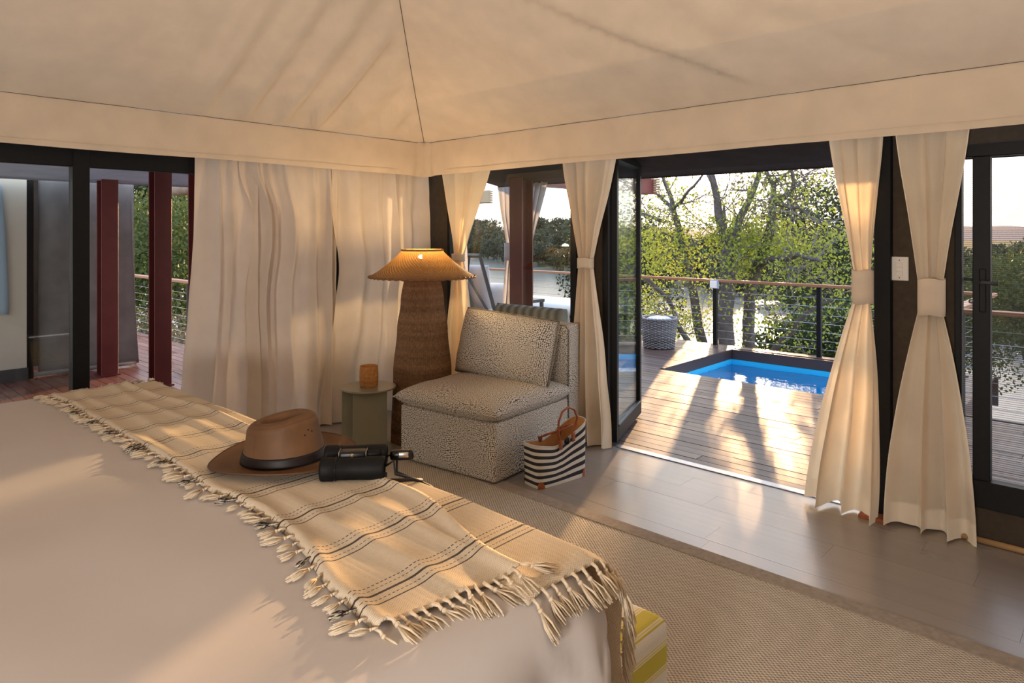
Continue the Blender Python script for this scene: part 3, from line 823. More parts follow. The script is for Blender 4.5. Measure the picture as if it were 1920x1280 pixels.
def duvet():
    hx, hy = (XE1-XE0)/2, (YF-YH)/2; cx, cy = (XE1+XE0)/2, (YF+YH)/2
    cr = .22
    # outline parameter: straight runs + quarter corners
    N = 320
    def outline(q, inset):
        a, b = hx-inset, hy-inset; r = max(cr-inset*.5, .02)
        a = max(a, .001); b = max(b, .001); r = min(r, a, b)
        segs = [(2*(b-r)), PI*r/2, 2*(a-r), PI*r/2, 2*(b-r), PI*r/2, 2*(a-r), PI*r/2]
        # use fixed fractions so rings line up
        fr = [.30, .10, .24, .05, .10, .05, .11, .05]
        acc = 0; k = 0
        while k < 7 and q > acc+fr[k]: acc += fr[k]; k += 1
        u = min(1, (q-acc)/fr[k])
        if k == 0: return (a, lerp(-(b-r), b-r, u)), (1, 0)
        if k == 1: th = u*PI/2; return (a-r+r*math.cos(th), b-r+r*math.sin(th)), (math.cos(th), math.sin(th))
        if k == 2: return (lerp(a-r, -(a-r), u), b), (0, 1)
        if k == 3: th = PI/2+u*PI/2; return (-(a-r)+r*math.cos(th), b-r+r*math.sin(th)), (math.cos(th), math.sin(th))
        if k == 4: return (-a, lerp(b-r, -(b-r), u)), (-1, 0)
        if k == 5: th = PI+u*PI/2; return (-(a-r)+r*math.cos(th), -(b-r)+r*math.sin(th)), (math.cos(th), math.sin(th))
        if k == 6: return (lerp(-(a-r), a-r, u), -b), (0, -1)
        th = 1.5*PI+u*PI/2; return (a-r+r*math.cos(th), -(b-r)+r*math.sin(th)), (math.cos(th), math.sin(th))
    prof = [(0.0, .22)] + [(0.0, lerp(.22, ZTOP-RB, i/28)) for i in range(1, 29)]
    prof += [(RB*(1-math.cos(a)), ZTOP-RB+RB*math.sin(a)) for a in [PI/2*i/10 for i in range(1, 11)]]
    prof += [(RB+(hy-RB)*(i/26), ZTOP) for i in range(1, 27)]
    def fn(s, t):
        idx = t*(len(prof)-1); i = min(int(idx), len(prof)-2); f = idx-i
        ins = lerp(prof[i][0], prof[i+1][0], f); z = lerp(prof[i][1], prof[i+1][1], f)
        (x, y), (nx, ny) = outline(s if s < 1 else 0, ins)
        hang = smooth01((ZTOP-.015-z)/.20)
        L = s*hx*5.0
        corner = math.exp(-((s-.35)/.045)**2)
        w = hang*(.012*math.sin(L*19+2.5*nz(L*1.7, z*1.2)*3)+.026*nz(L*7, z*1.6)+.010*nz(L*17, z*5+L*6)+.030*corner*math.sin(L*15)+.016*math.exp(-((nz(L*4.0, z*3.0))/.07)**2))
        x += nx*w; y += ny*w
        if z > ZTOP-.01: z += bump_top(x+cx, y+cy)*smooth01((ins-RB*.6)/.1)
        return (x+cx-BX, y+cy-BY, z-BZ)
    grid('duvet', fn, N, len(prof)-1, M['duvet'], bed, close_u=True)
duvet()

# ------------------------------------------------------------------ throw
thr = empty('throw', (2.6, -2.95, ZTOP+.006), 0, 'cream herringbone throw with black stripes and tassels along the foot of the bed', 'throw')
TX, TY, TZ = thr.location
def wrap(v, edge, r):       # v along cloth, edge: where the curve starts -> (pos, drop)
    a = v-edge
    if a <= 0: return v, 0.0
    if a < r*PI/2: th = a/r; return edge+r*math.sin(th), r*(1-math.cos(th))
    return edge+r+.02*smooth01((a-r*PI/2)/.2), r+(a-r*PI/2)
def calm(u, v):            # things lying on the cloth press it flat
    return (1-math.exp(-(((u-2.89)**2+(v+2.98)**2)/.27**2)**2))*(1-math.exp(-(((u-3.12)**2+(v+2.9)**2)/.16**2)**2))
def throw_pt(u, v, lift, soft=1.0):
    x, dx = wrap(u, XE1-RB, RB+lift); y, dy = wrap(v, YF-RB, RB+lift)
    x0 = XE0+RB
    dxl = 0
    if u < x0: a = x0-u; xx, dxl = wrap(a, 0, RB+lift); x = x0-xx
    soft *= calm(u, v)
    w = .006*nz(u*2.1, v*3.3, 7.0)*soft+.003*nz(u*6, v*4, 1.0)*soft
    # ridges running with the length of the bed's foot
    rid = .006*math.exp(-((v+2.985+.03*nz(u*2))/.018)**2)*soft + .004*math.exp(-((v+2.80+.05*nz(u*1.5+4))/.012)**2)*soft
    top = bump_top(x, y)*(1 if dx+dy+dxl < .01 else .3)
    z = ZTOP+lift+top-dx-dy-dxl + max(-.003, w) + rid + .002
    return Vector((x, y, z))
def edge_y(u):              # fringe side of the throw on the duvet
    return -3.205-.085*smooth01((u-3.35)/.40)+.018*nz(u*3.3, 9.0)+.006*nz(u*11, 2.0)
def fold_y(u):              # edge of the upper, folded-over layer
    return -2.865-.105*smooth01((u-3.35)/.45)+.012*nz(u*2.7, 4.0)-.05*smooth01((2.2-u)/.8)
U0 = 1.345
def lower_end(v): return 3.905+.02*nz(v*5)
def low(s, t):
    v = lerp(-3.03, YF+.36, t); u = lerp(U0+.03, lower_end(v), s)
    p = throw_pt(u, v, .004); return p-Vector((TX, TY, TZ))
def lowuv(s, t):
    v = lerp(-3.03, YF+.36, t); return (lerp(U0+.03, lower_end(v), s), v)
def upper_end(t): return 3.785+.055*t
def upp(s, t):
    u = lerp(U0, upper_end(t), s)
    v = lerp(edge_y(u), fold_y(u), t)
    rise = .010+.010*math.exp(-((t-.985)/.05)**2)+.004*math.exp(-(t/.06)**2)
    fold = .011*math.exp(-((t-.05-.0*u)/.05)**2)*(.5+.5*nz(u*4, 3.3)) + .007*math.exp(-((v+3.10+.05*nz(u*2.2))/.025)**2)
    p = throw_pt(u, v, rise); p.z += fold*calm(u, v); p.z -= .012*math.exp(-(t/.02)**2)
    return p-Vector((TX, TY, TZ))
def uppuv(s, t):
    u = lerp(U0, upper_end(t), s); return (u, lerp(edge_y(u), fold_y(u), t))
grid('lower_layer', low, 190, 70, M['throw'], thr, uvfn=lowuv, thick=.004)
grid('upper_layer', upp, 190, 40, M['throw'], thr, uvfn=uppuv, thick=.004)
# tassels: twisted root, knot, brush of strands
def tassel_mesh(seed, mats, L=.055):
    rg = random.Random(seed); bm = bmesh.new()
    k = .015
    tube(bm, [(0, 0, .004), (.002*rg.uniform(-1, 1), .002, -k*.5), (0, 0, -k)], [.0034, .0030, .0038], 7)
    bmesh.ops.create_icosphere(bm, subdivisions=1, radius=.0058, matrix=Matrix.Translation((0, 0, -k-.004)) @ Matrix.Diagonal((1, 1, .85, 1)))
    for i in range(20):
        th = rg.uniform(0, 2*PI); sp = rg.uniform(.1, 1.0)*.013
        l = L*rg.uniform(.8, 1.1)
        p0 = Vector((math.cos(th)*.002, math.sin(th)*.002, -k-.006))
        p2 = Vector((math.cos(th)*sp*1.2+rg.uniform(-.003, .003), math.sin(th)*sp*.7, -k-l))
        p1 = (p0+p2)/2+Vector((math.cos(th), math.sin(th), 0))*sp*.35
        tube(bm, [p0, p1, p2], [.0019, .0018, .0012], 4, True)
    me = bpy.data.meshes.new('tassel'); bm.to_mesh(me); bm.free(); me.materials.append(mats); me.shade_smooth()
    return me
TM = [tassel_mesh(i, M['tassel'], .045+.004*i) for i in range(4)]; TD = [tassel_mesh(20+i, M['tassel_dark'], .045) for i in range(3)]
rt = random.Random(12)
def put_tassel(p, direction, dark=False, sc=1.0):
    d = Vector(direction).normalized()
    q = d.to_track_quat('-Z', 'Y').to_euler()
    me = rt.choice(TD if dark else TM)
    o = inst(me, 'tassel', thr, p-Vector((TX, TY, TZ)), q, (sc, sc, sc)); return o
u = U0+.02
while u < 3.79:             # long edge, lying on the duvet
    k = abs((u-THROW_X0+50*THROW_P+THROW_P/2) % THROW_P-THROW_P/2)
    dark = k < .022
    v = edge_y(u)
    p = throw_pt(u, v, .012, .5); p.z = ZTOP+bump_top(p.x, p.y)+.013
    put_tassel(p, (rt.uniform(-.8, .6), -1, -.06), dark, rt.uniform(.62, .95))
    u += rt.uniform(.036, .046)
for i in range(15):         # near end of the upper layer
    t = i/14
    p = upp(1.0, t)+Vector((TX, TY, TZ)); p.z += .002
    put_tassel(p, (1, rt.uniform(-.25, .45)+(.9 if i == 14 else 0), -.38), False, rt.uniform(.95, 1.2))
i = 0
v = -3.015
while v < YF+.36:           # near end of the lower layer, round the corner and down the foot side
    p = throw_pt(lower_end(v), v, .006)
    hang = smooth01((v-(YF-RB))/.12)
    put_tassel(p+Vector((.004, 0, 0)), (lerp(.8, .25, hang), lerp(rt.uniform(-.1, .3), .12, hang), lerp(-.75, -1, hang)), False, rt.uniform(.95, 1.15))
    v += .032
for i in range(9):
    v = lerp(-3.1, -2.75, i/8); p = throw_pt(U0, v, .008); put_tassel(p, (-1, rt.uniform(-.3, .3), -.2), False, 1.0)

# ------------------------------------------------------------------ hat
hat = empty('hat', (2.897, -2.978, ZTOP+.020), math.radians(40), 'brown leather wide-brimmed hat with dark band on the throw', 'hat')
hat.rotation_euler = (math.radians(2.5), math.radians(-2.0), math.radians(40))
def hat_fn(s, t):
    th = 2*PI*s; c, n_ = math.cos(th), math.sin(th)
    ex, ey = 1.12, .95       # front-back longer
    if t < .40:              # brim, outer edge to crown
        k = t/.40; r = lerp(.190, .112, k)
        z = .012+.020*(1-k)**2*abs(n_)**1.5 + .004*(1-k)*abs(c)**2 + .003*math.sin(3*th+1)*(1-k)
    elif t < .80:
        k = (t-.40)/.40; r = lerp(.112, .090, k)-.004*math.sin(PI*k); z = .012+.118*k
        if k > .86: r -= .010*((k-.86)/.14)**2
    else:
        k = (t-.80)/.20; r = .080*(1-k)+.0005
        z = .130+.007*math.sin(PI*min(1, k*2.2))*(1 if k < .45 else 1)-.020*smooth01(k*1.3)
        z = .130+.006*math.sin(min(PI, k*7))-.024*smooth01((k-.15)/.6)
    if t >= .40:
        z += .012*c*smooth01((t-.5)/.3)
        pinch = math.exp(-((abs((th-.0+PI) % (2*PI)-PI)-.75)/.35)**2)*smooth01((t-.55)/.2)*(1-smooth01((t-.86)/.1))
        r *= 1-.07*pinch
    return (r*ex*c, r*ey*n_, z)
hb = grid('hat_body', hat_fn, 96, 70, M['hat'], hat, close_u=True, thick=.0035)
obj('brim_edge', tube(bmesh.new(), [hat_fn(i/72, 0.0) for i in range(72)], .0034, 6, close=True), M['hat_edge'], hat, True)
grid('hat_band', lambda s, t: (lambda p: (p[0]*1.025, p[1]*1.025, p[2]))(hat_fn(s, .415+.095*t)), 96, 4, M['hat_band'], hat, close_u=True, thick=.002)
obj('crown_seam', tube(bmesh.new(), [(lambda p: (p[0]*1.006, p[1]*1.006, p[2]+.001))(hat_fn(i/72, .785)) for i in range(72)], .0012, 5, close=True), M['hat_edge'], hat)
sa = .668
obj('side_seam', tube(bmesh.new(), [(lambda p: (p[0]*1.02, p[1]*1.02, p[2]))(hat_fn(sa-.0, .42+.36*i/10)) for i in range(11)], .0009, 5), M['hat_edge'], hat)
for ds, tt in ((.232, .665), (.254, .70), (.272, .68)):
    p = Vector(hat_fn((sa+ds) % 1, tt)); bm = bmesh.new(); bmesh.ops.create_icosphere(bm, subdivisions=1, radius=.0026, matrix=Matrix.Translation((p.x*1.02, p.y*1.02, p.z)))
    obj('eyelet', bm, M['dark_hole'], hat)

# ------------------------------------------------------------------ binoculars
bino = empty('binoculars', (3.133, -2.895, ZTOP+.053), math.radians(48), 'black binoculars lying beside the hat on the throw', 'binoculars')
# local X along the barrels; two barrels side by side in local Y
def barrel(y, z):
    Mx = Matrix.Translation((0, y, z)) @ Matrix.Rotation(PI/2, 4, 'Y')
    bm = bmesh.new()
    lathe(bm, [(0, -.088), (.024, -.088), (.0305, -.086), (.032, -.080), (.032, -.052), (.0295, -.048), (.0300, .02), (.0315, .045), (.0315, .082), (.030, .088), (.026, .088), (.024, .080), (0, .080)], 32, Mx)
    b = obj('barrel', bm, M['rubber'], bino, True)
    bm = bmesh.new(); lathe(bm, [(.0318, -.046), (.0325, -.046), (.0325, -.043), (.0318, -.043)], 32, Mx); obj('ring', bm, M['rubber_gloss'], b, True)
    bm = bmesh.new(); lathe(bm, [(0, .0815), (.0235, .0815)], 24, Mx); obj('lens', bm, M['rubber_gloss'], b, True)
barrel(-.036, -.006); barrel(.036, .006)
br = obj('bridge', box(bmesh.new(), -.040, .034, -.022, .022, -.006, .0335, .006, 3), M['rubber_gloss'], bino, True)
bm = bmesh.new(); lathe(bm, [(0, .036), (.010, .036), (.0125, .033), (.0125, .004), (.010, 0), (0, 0)], 24, Matrix.Translation((.034, 0, .020)) @ Matrix.Rotation(PI/2, 4, 'Y')); obj('focus_wheel', bm, M['rubber'], bino, True)
obj('trim_line', box(bmesh.new(), -.041, -.0395, -.020, .020, .018, .0338, 0), M['silver'], br)
obj('trim_line', box(bmesh.new(), .0335, .035, -.020, .020, .014, .0338, 0), M['silver'], br)
fc = bpy.data.curves.new('lettering', 'FONT'); fc.body = 'Nikon'; fc.size = .0105; fc.extrude = .0002; fc.align_x = 'CENTER'; fc.align_y = 'CENTER'
ft = bpy.data.objects.new('lettering', fc); link(ft); bpy.context.view_layer.update()
fm_ = bpy.data.meshes.new_from_object(ft.evaluated_get(bpy.context.evaluated_depsgraph_get())); bpy.data.objects.remove(ft); bpy.data.curves.remove(fc)
fm_.materials.clear(); fm_.materials.append(M['gold']); fo = bpy.data.objects.new('lettering', fm_); link(fo, br); fo.location = (-.004, -.0223, .018); fo.rotation_euler = (PI/2, PI/2, 0)
bino_inv = (Matrix.Translation(bino.location) @ Matrix.Rotation(bino.rotation_euler.z, 4, 'Z')).inverted()
def on_cloth(u, v, lift=.014): return bino_inv @ throw_pt(u, v, lift)
obj('strap', tube(bmesh.new(), [(.088, -.01, -.01), (.11, .0, .0)]+[on_cloth(u_, v_) for u_, v_ in ((3.215, -2.815), (3.25, -2.77), (3.285, -2.735), (3.31, -2.69), (3.32, -2.64), (3.322, -2.58))], .0055, 8, flat=.5), M['strap'], bino, True)
obj('strap', tube(bmesh.new(), [(.085, .04, .0), (.115, .05, .008)]+[on_cloth(u_, v_) for u_, v_ in ((3.185, -2.785), (3.225, -2.75), (3.27, -2.71), (3.295, -2.67), (3.305, -2.62), (3.31, -2.56))], .0055, 8, flat=.5), M['strap'], bino, True)
obj('strap_pad', box(bmesh.new(), .095, .165, .030, .062, -.012, .016, .010, 3), M['rubber_gloss'], bino, True)
obj('buckle', box(bmesh.new(), .120, .150, .026, .034, -.002, .014, .003, 2), M['silver'], bino, True)
obj('tether', tube(bmesh.new(), [(.088, -.036, -.02)]+[on_cloth(u_, v_) for u_, v_ in ((3.235, -2.865), (3.265, -2.845), (3.29, -2.815), (3.30, -2.785))], .007, 8, flat=.45), M['strap'], bino, True)

# ------------------------------------------------------------------ bench at the foot of the bed
bench = empty('bench', (2.75, -2.49, .0), 0, 'yellow and white striped upholstered bench at the foot of the bed', 'bench')
def bench_mesh():
    bm = bmesh.new(); box(bm, -1.07, 1.07, -.150, .150, .045, .455, .035, 5)
    uvl = bm.loops.layers.uv.new('uv')
    for f in bm.faces:
        for l in f.loops:
            c = l.vert.co; u = c.x
            e = 1.07-.02
            if c.x > e or c.x < -e: u = (e+(.455-c.z) + (abs(c.x)-e)*.5)*(1 if c.x > 0 else -1)
            l[uvl].uv = (u-1.05+.050, c.y+c.z)
    o = obj('upholstery', bm, M['bench'], bench, True)
bench_mesh()
for sx in (-1, 1):
    for sy in (-1, 1): boxo('foot', sx*1.0-.03, sx*1.0+.03, sy*.11-.03, sy*.11+.03, .0115, .046, M['black_metal'], bench)
obj('piping', tube(bmesh.new(), [(1.058, -.130, .444), (1.058, .130, .444)], .003, 6), M['bench'], bench)

# ------------------------------------------------------------------ side table and cup
tb = empty('side_table', (.854, -1.235, .0), math.radians(8), 'round sage grey metal side table beside the wicker lamp', 'side table')
bm = bmesh.new(); lathe(bm, [(0, .434), (.186, .434), (.188, .437), (.188, .442), (.186, .445), (0, .445)], 64); obj('table_top', bm, M['table_metal'], tb)
def plate(pts, th=.006):
    bm = bmesh.new(); n = len(pts)
    for (a, b) in zip(pts, pts[1:]):
        a, b = Vector((*a, 0)), Vector((*b, 0)); d = (b-a).normalized(); q = Vector((-d.y, d.x, 0))*th/2
        vv = [bm.verts.new(p+Vector((0, 0, z))) for z in (.012, .434) for p in (a-q, b-q, b+q, a+q)]
        for f in ((0, 1, 5, 4), (1, 2, 6, 5), (2, 3, 7, 6), (3, 0, 4, 7), (0, 3, 2, 1), (4, 5, 6, 7)): bm.faces.new([vv[i] for i in f])
    return bm
obj('pedestal_plate', plate([(-.125, -.125), (-.01, -.02), (.03, -.165)]), M['table_metal'], tb)
obj('pedestal_plate', plate([(.03, -.165), (.155, .02)]), M['table_metal'], tb)
obj('pedestal_plate', plate([(-.125, -.125), (-.07, .13), (.155, .02)]), M['table_metal'], tb)
bm = bmesh.new(); lathe(bm, [(0, .0005), (.172, .0005), (.174, .004), (.174, .010), (.172, .012), (0, .012)], 64); obj('base_plate', bm, M['table_metal'], tb)
def woven(bm, prof, seg, amp, M_=None, rib=0.0):
    """lathe whose skin goes over and under like weaving"""
    rings = []
    for j, (r, z) in enumerate(prof):
        ring = []
        for k in range(seg):
            o = amp*(1 if (k//2+j//2) % 2 else -1)*.5 + rib*(k % 2)
            ring.append(bm.verts.new(((r+o)*math.cos(2*PI*k/seg), (r+o)*math.sin(2*PI*k/seg), z)))
        rings.append(ring)
    for A, B in zip(rings, rings[1:]):
        for k in range(seg): bm.faces.new((A[k], A[(k+1) % seg], B[(k+1) % seg], B[k]))
    return rings
cup = empty('woven_cup', (.845, -1.225, .446), 0, 'small orange-brown woven cup on the round side table', 'cup')
bm = bmesh.new()
woven(bm, [(.060, .001)]+[(.060+.003*math.sin(PI*i/29), .003+.128*i/29) for i in range(30)], 80, .0028); lathe(bm, [(0, .001), (.060, .001)], 80)
obj('body', bm, M['cup_wicker'], cup)
bm = bmesh.new(); lathe(bm, [(.060, .128), (.063, .134), (.060, .138), (.055, .134), (.054, .020), (0, .018)], 48); obj('rim', bm, M['cup_wicker'], cup, True)

# ------------------------------------------------------------------ wicker floor lamp
lamp = empty('floor_lamp', (.930, -.820, 0), 0, 'tall wicker floor lamp with mushroom-shaped shade in the corner', 'lamp')
bm = bmesh.new()
prof = []
for i in range(131):
    z = 1.235*i/130
    r = interp([(0, .222), (.5, .205), (.8, .178), (1.0, .152), (1.24, .118)], z)
    prof.append((r, z+.001))
woven(bm, prof, 176, .0022, None, .0035)
obj('stem', bm, M['wicker'], lamp)
SP = [(.146, 1.375), (.152, 1.360), (.205, 1.310), (.262, 1.262), (.315, 1.222), (.352, 1.200), (.381, 1.183)]
def shade_r(t):
    x = t*(len(SP)-1); i = min(int(x), len(SP)-2); f = x-i
    return lerp(SP[i][0], SP[i+1][0], f), lerp(SP[i][1], SP[i+1][1], f)
bm = bmesh.new(); prof = [shade_r(i/64) for i in range(65)]
rings = woven(bm, prof, 264, .0022, None, .0022)
# a loose spot in the weave near the top lets the bulb show through
ca = math.atan2(CAM.y+.82, CAM.x-.93)-.01
bm.faces.ensure_lookup_table()
dele = []
for f in bm.faces:
    c = f.calc_center_median(); a = math.atan2(c.y, c.x)-ca
    a = (a+PI) % (2*PI)-PI
    if abs(a)*.19 < .032 and 1.320 < c.z < 1.356:
        if (a*.19/.030)**2+((c.z-1.338)/.0165)**2 < 1.0 and int((a+9)*130) % 3 != 0: dele.append(f)
bmesh.ops.delete(bm, geom=dele, context='FACES')
obj('shade', bm, M['shade'], lamp)
bm = bmesh.new(); n = 220
tube(bm, [((.380+.003*math.cos(2*PI*i/5))*math.cos(2*PI*i/n), (.380+.003*math.cos(2*PI*i/5))*math.sin(2*PI*i/n), 1.183+.003*math.sin(2*PI*i/5)) for i in range(n)], .0075, 6, close=True)
obj('shade_rim', bm, M['shade'], lamp, True)
bm = bmesh.new(); tube(bm, [(.149*math.cos(2*PI*i/60), .149*math.sin(2*PI*i/60), 1.374) for i in range(60)], .007, 8, close=True); obj('shade_collar', bm, M['shade'], lamp, True)
bm = bmesh.new(); bmesh.ops.create_uvsphere(bm, u_segments=20, v_segments=12, radius=.030, matrix=Matrix.Translation((.045, -.045, 1.312))); obj('bulb', bm, M['bulb'], lamp, True)
bm = bmesh.new(); lathe(bm, [(0, 1.23), (.02, 1.23), (.02, 1.28), (0, 1.285)], 16, Matrix.Translation((.045, -.045, 0))); obj('lamp_socket', bm, M['black_metal'], lamp, True)
bm = bmesh.new(); lathe(bm, [(0, 1.236), (.12, 1.236)], 32); obj('stem_cap', bm, M['wicker'], lamp)
pl = point('lamp_light', (.93, -.82, 1.37), .03, E_SHADE, (1.0, .66, .30))

# ------------------------------------------------------------------ armchair
ch = empty('armchair', (1.515, -.690, .0), math.radians(6), 'armless lounge chair upholstered in beaded black and cream fabric', 'armchair')
def puffy(name, w, d, h, mat, parent, M_, n=4.0, puff=.6, seg=(44, 34)):
    """cushion: flat pillow with pinched seam"""
    nx, ny = seg; bm = bmesh.new()
    def pt(i, j, sgn):
        a, b = 2*i/nx-1, 2*j/ny-1
        e = (1-abs(a)**n)*(1-abs(b)**n)
        z = sgn*h/2*max(0, e)**puff
        return M_ @ Vector((a*w/2*(1-.025*abs(b)**3*0), b*d/2, z+.004*nz(a*3, b*3, sgn)))
    top = [[bm.verts.new(pt(i, j, 1)) for i in range(nx+1)] for j in range(ny+1)]
    bot = [[top[j][i] if i in (0, nx) or j in (0, ny) else bm.verts.new(pt(i, j, -1)) for i in range(nx+1)] for j in range(ny+1)]
    for j in range(ny):
        for i in range(nx):
            bm.faces.new((top[j][i], top[j][i+1], top[j+1][i+1], top[j+1][i])); bm.faces.new((bot[j][i], bot[j+1][i], bot[j+1][i+1], bot[j][i+1]))
    o = obj(name, bm, mat, parent, True)
    pts = [M_ @ Vector((a*w/2, b*d/2, 0)) for a, b in [(2*i/24-1, -1) for i in range(24)]+[(1, 2*i/24-1) for i in range(24)]+[(1-2*i/24, 1) for i in range(24)]+[(-1, 1-2*i/24) for i in range(24)]]
    return o, pts
HW, HD = .400, .480
base = obj('base', box(bmesh.new(), -HW, HW, -HD, .335, .016, .375, .022, 3), M['chair_fabric'], ch, True)
obj('base_piping', tube(bmesh.new(), [(HW-.006, -HD+.03, .374), (HW-.006, .33, .374)], .004, 6), M['piping'], base)
bk = obj('backrest', box(bmesh.new(), -HW, HW, .320, HD, .016, .868, .026, 3), M['chair_fabric'], ch, True)
obj('back_piping', tube(bmesh.new(), [(HW+.001, .326, .03), (HW+.001, .326, .835), (HW-.02, .326, .862), (-HW+.02, .326, .862), (-HW-.001, .326, .835), (-HW-.001, .326, .40)], .0055, 6), M['piping'], bk, True)
cu, pts = puffy('seat_cushion', 2*HW+.05, .86, .165, M['chair_fabric'], ch, Matrix.Translation((0, -.085, .425)), 5.0, .42)
obj('seat_seam', tube(bmesh.new(), pts, .004, 6, close=True), M['chair_fabric'], cu, True)
Mb = Matrix.Translation((-.01, .155, .700)) @ Matrix.Rotation(math.radians(3.0), 4, 'Y') @ Matrix.Rotation(math.radians(90-14), 4, 'X')
cu, pts = puffy('back_cushion', .80, .46, .175, M['chair_fabric'], ch, Mb, 5.0, .40)
obj('cushion_piping', tube(bmesh.new(), pts, .0085, 6, close=True), M['piping'], cu, True)
for o_ in [base, bk]+[c_ for c_ in ch.children_recursive if c_.type == 'MESH' and c_ not in (base, bk)]: box_uv(o_)
for sx in (-1, 1):
    for sy in (-.42, .42): boxo('foot', sx*.35-.02, sx*.35+.02, sy-.02, sy+.02, (.0116 if sy < 0 else .0008), .017, M['black_metal'], ch, 0)

# ------------------------------------------------------------------ tote bag
tote = empty('tote_bag', (2.137, -.780, 0.0005), math.radians(90-9), 'navy and white striped tote bag with tan handles beside the armchair', 'bag')
# local X along the long side (towards +Y world), local -Y faces the camera (+X world)
def tote_fn(s, t, inset=0.0):
    th = 2*PI*s; c, n_ = math.cos(th), math.sin(th)
    z = t
    hl = lerp(.195, .215, t)-inset; hw = lerp(.080, .066+.02*abs(c), t)-inset
    e = lerp(.28, .55, t)
    x = hl*math.copysign(abs(c)**e, c); y = hw*math.copysign(abs(n_)**e, n_)
    H = .265+.040*(x/.2)+.03*(x/.2)**2-.030*math.exp(-((x+.04)/.10)**2)
    y += .010*math.sin(x*16)*t*(1-t)*2
    return (x-.0, y, H*t+.001)
grid('bag_body', lambda s, t: tote_fn(s, t), 120, 26, M['tote'], tote, close_u=True, uvfn=lambda s, t: (s, t))
grid('lining', lambda s, t: tote_fn(s, .03+.968*t, .004), 120, 16, M['tan_lining'], tote, close_u=True)
bm = bmesh.new(); bm.faces.new([bm.verts.new((p[0], p[1], .0012)) for p in [tote_fn(i/60, 0.0) for i in range(60)]]); obj('bag_base', bm, M['tote'], tote)
obj('rim_binding', tube(bmesh.new(), [tote_fn(i/90, 1.0) for i in range(90)], .003, 6, close=True), M['white_cushion'], tote, True)
def handle(y, pts, name='handle'):
    h = obj(name, tube(bmesh.new(), pts, .0068, 10), M['leather'], tote, True)
    for p, q in ((pts[0], pts[1]), (pts[-1], pts[-2])):
        p = Vector(p); obj('leather_tab', box(bmesh.new(), p.x-.013, p.x+.013, p.y-.006, p.y+.004, p.z-.030, p.z+.026, .004, 2), M['leather'], h, True)
yf = -.082
handle(yf, [(-.03, yf, .235), (-.045, yf+.002, .31), (-.042, yf+.005, .37), (-.012, yf+.008, .425), (.040, yf+.010, .446), (.090, yf+.010, .425), (.118, yf+.012, .37), (.118, yf+.03, .315), (.105, yf+.02, .29), (.075, yf+.002, .265)])
handle(-yf, [(-.06, .070, .225), (-.10, .040, .262), (-.06, .00, .285), (.02, -.03, .302), (.09, -.04, .318), (.13, -.02, .315), (.12, .03, .30), (.09, .066, .262)])
bm = bmesh.new(); bmesh.ops.create_uvsphere(bm, u_segments=16, v_segments=10, radius=.019, matrix=Matrix.Translation((.018, yf-.006, .250)) @ Matrix.Rotation(.6, 4, 'Y') @ Matrix.Diagonal((1, .9, 1.25, 1))); obj('toggle', bm, M['rubber_gloss'], tote, True)
for sx, sy in ((-1, -1), (1, -1), (-1, 1), (1, 1)):
    def cp(s, t, sx=sx, sy=sy):
        a0 = {(1, 1): .125, (-1, 1): .375, (-1, -1): .625, (1, -1): .875}[(sx, sy)]
        w = .062*math.sqrt(max(0, 1-t*t))
        p = tote_fn((a0+(s-.5)*2*w) % 1, .001+.17*t); return (p[0]*1.012, p[1]*1.025, p[2])
    grid('corner_patch', cp, 12, 6, M['leather'], tote)

# ------------------------------------------------------------------ outdoors: railings
def railing(name, label, pts, posts, h=.875, skip_posts=()):
    root = empty(name, (*pts[0], 0), 0, label, 'railing')
    O = Vector((*pts[0], 0))
    for (a, b) in zip(pts, pts[1:]):
        a, b = Vector((*a, 0))-O, Vector((*b, 0))-O; d = (b-a); L = d.length; an = math.atan2(d.y, d.x)
        Mx = Matrix.Translation((a+b)/2+Vector((0, 0, h-.0175))) @ Matrix.Rotation(an, 4, 'Z')
        bm = bmesh.new(); box(bm, -L/2-.03, L/2+.03, -.048, .048, -.0175, .0175, .004, 1); bmesh.ops.transform(bm, matrix=Mx, verts=bm.verts)
        obj('top_rail', bm, M['rail_wood'], root)
        for k in range(7):
            z = .09+k*.103
            obj('cable', tube(bmesh.new(), [a+Vector((0, 0, z)), b+Vector((0, 0, z))], .0024, 5), M['steel'], root)
    for (x, y) in posts:
        p = Vector((x, y, 0))-O; boxo('post', p.x-.026, p.x+.026, p.y-.026, p.y+.026, -.03, h-.035, M['black_metal'], root)
    return root
pr = railing('deck_railing', 'timber-topped cable railing beyond the pool, along the river', [(-4.15, 4.57), (3.60, 4.57), (3.60, 2.76)], [(-4.15, 4.57), (-2.75, 4.57), (-.88, 4.57), (.54, 4.57), (1.88, 4.57), (3.24, 4.57), (3.60, 3.7)])
railing('deck_railing', 'timber-topped cable railing seen through the screen door', [(3.66, 2.62), (6.15, 2.62)], [(3.66, 2.62), (5.6, 2.62)])
railing('deck_railing', 'timber-topped cable railing outside the window at the far left', [(-6.52, -5.0), (-6.52, -.35), (-4.0, -.35)], [(-6.52, -.35), (-4.35, -.35), (-6.52, -2.0), (-6.52, -4.0)])
jb = empty('junction_box', (.55, 4.535, .815), 0, 'small pale blue-grey electrical box on a railing post', 'electrical box')
boxo('box_body', -.052, .058, -.05, .008, -.060, .050, M['junction'], jb, .006, 2); boxo('box_lid', -.045, .051, -.058, -.05, -.053, .043, M['white_plastic'], jb, .003)

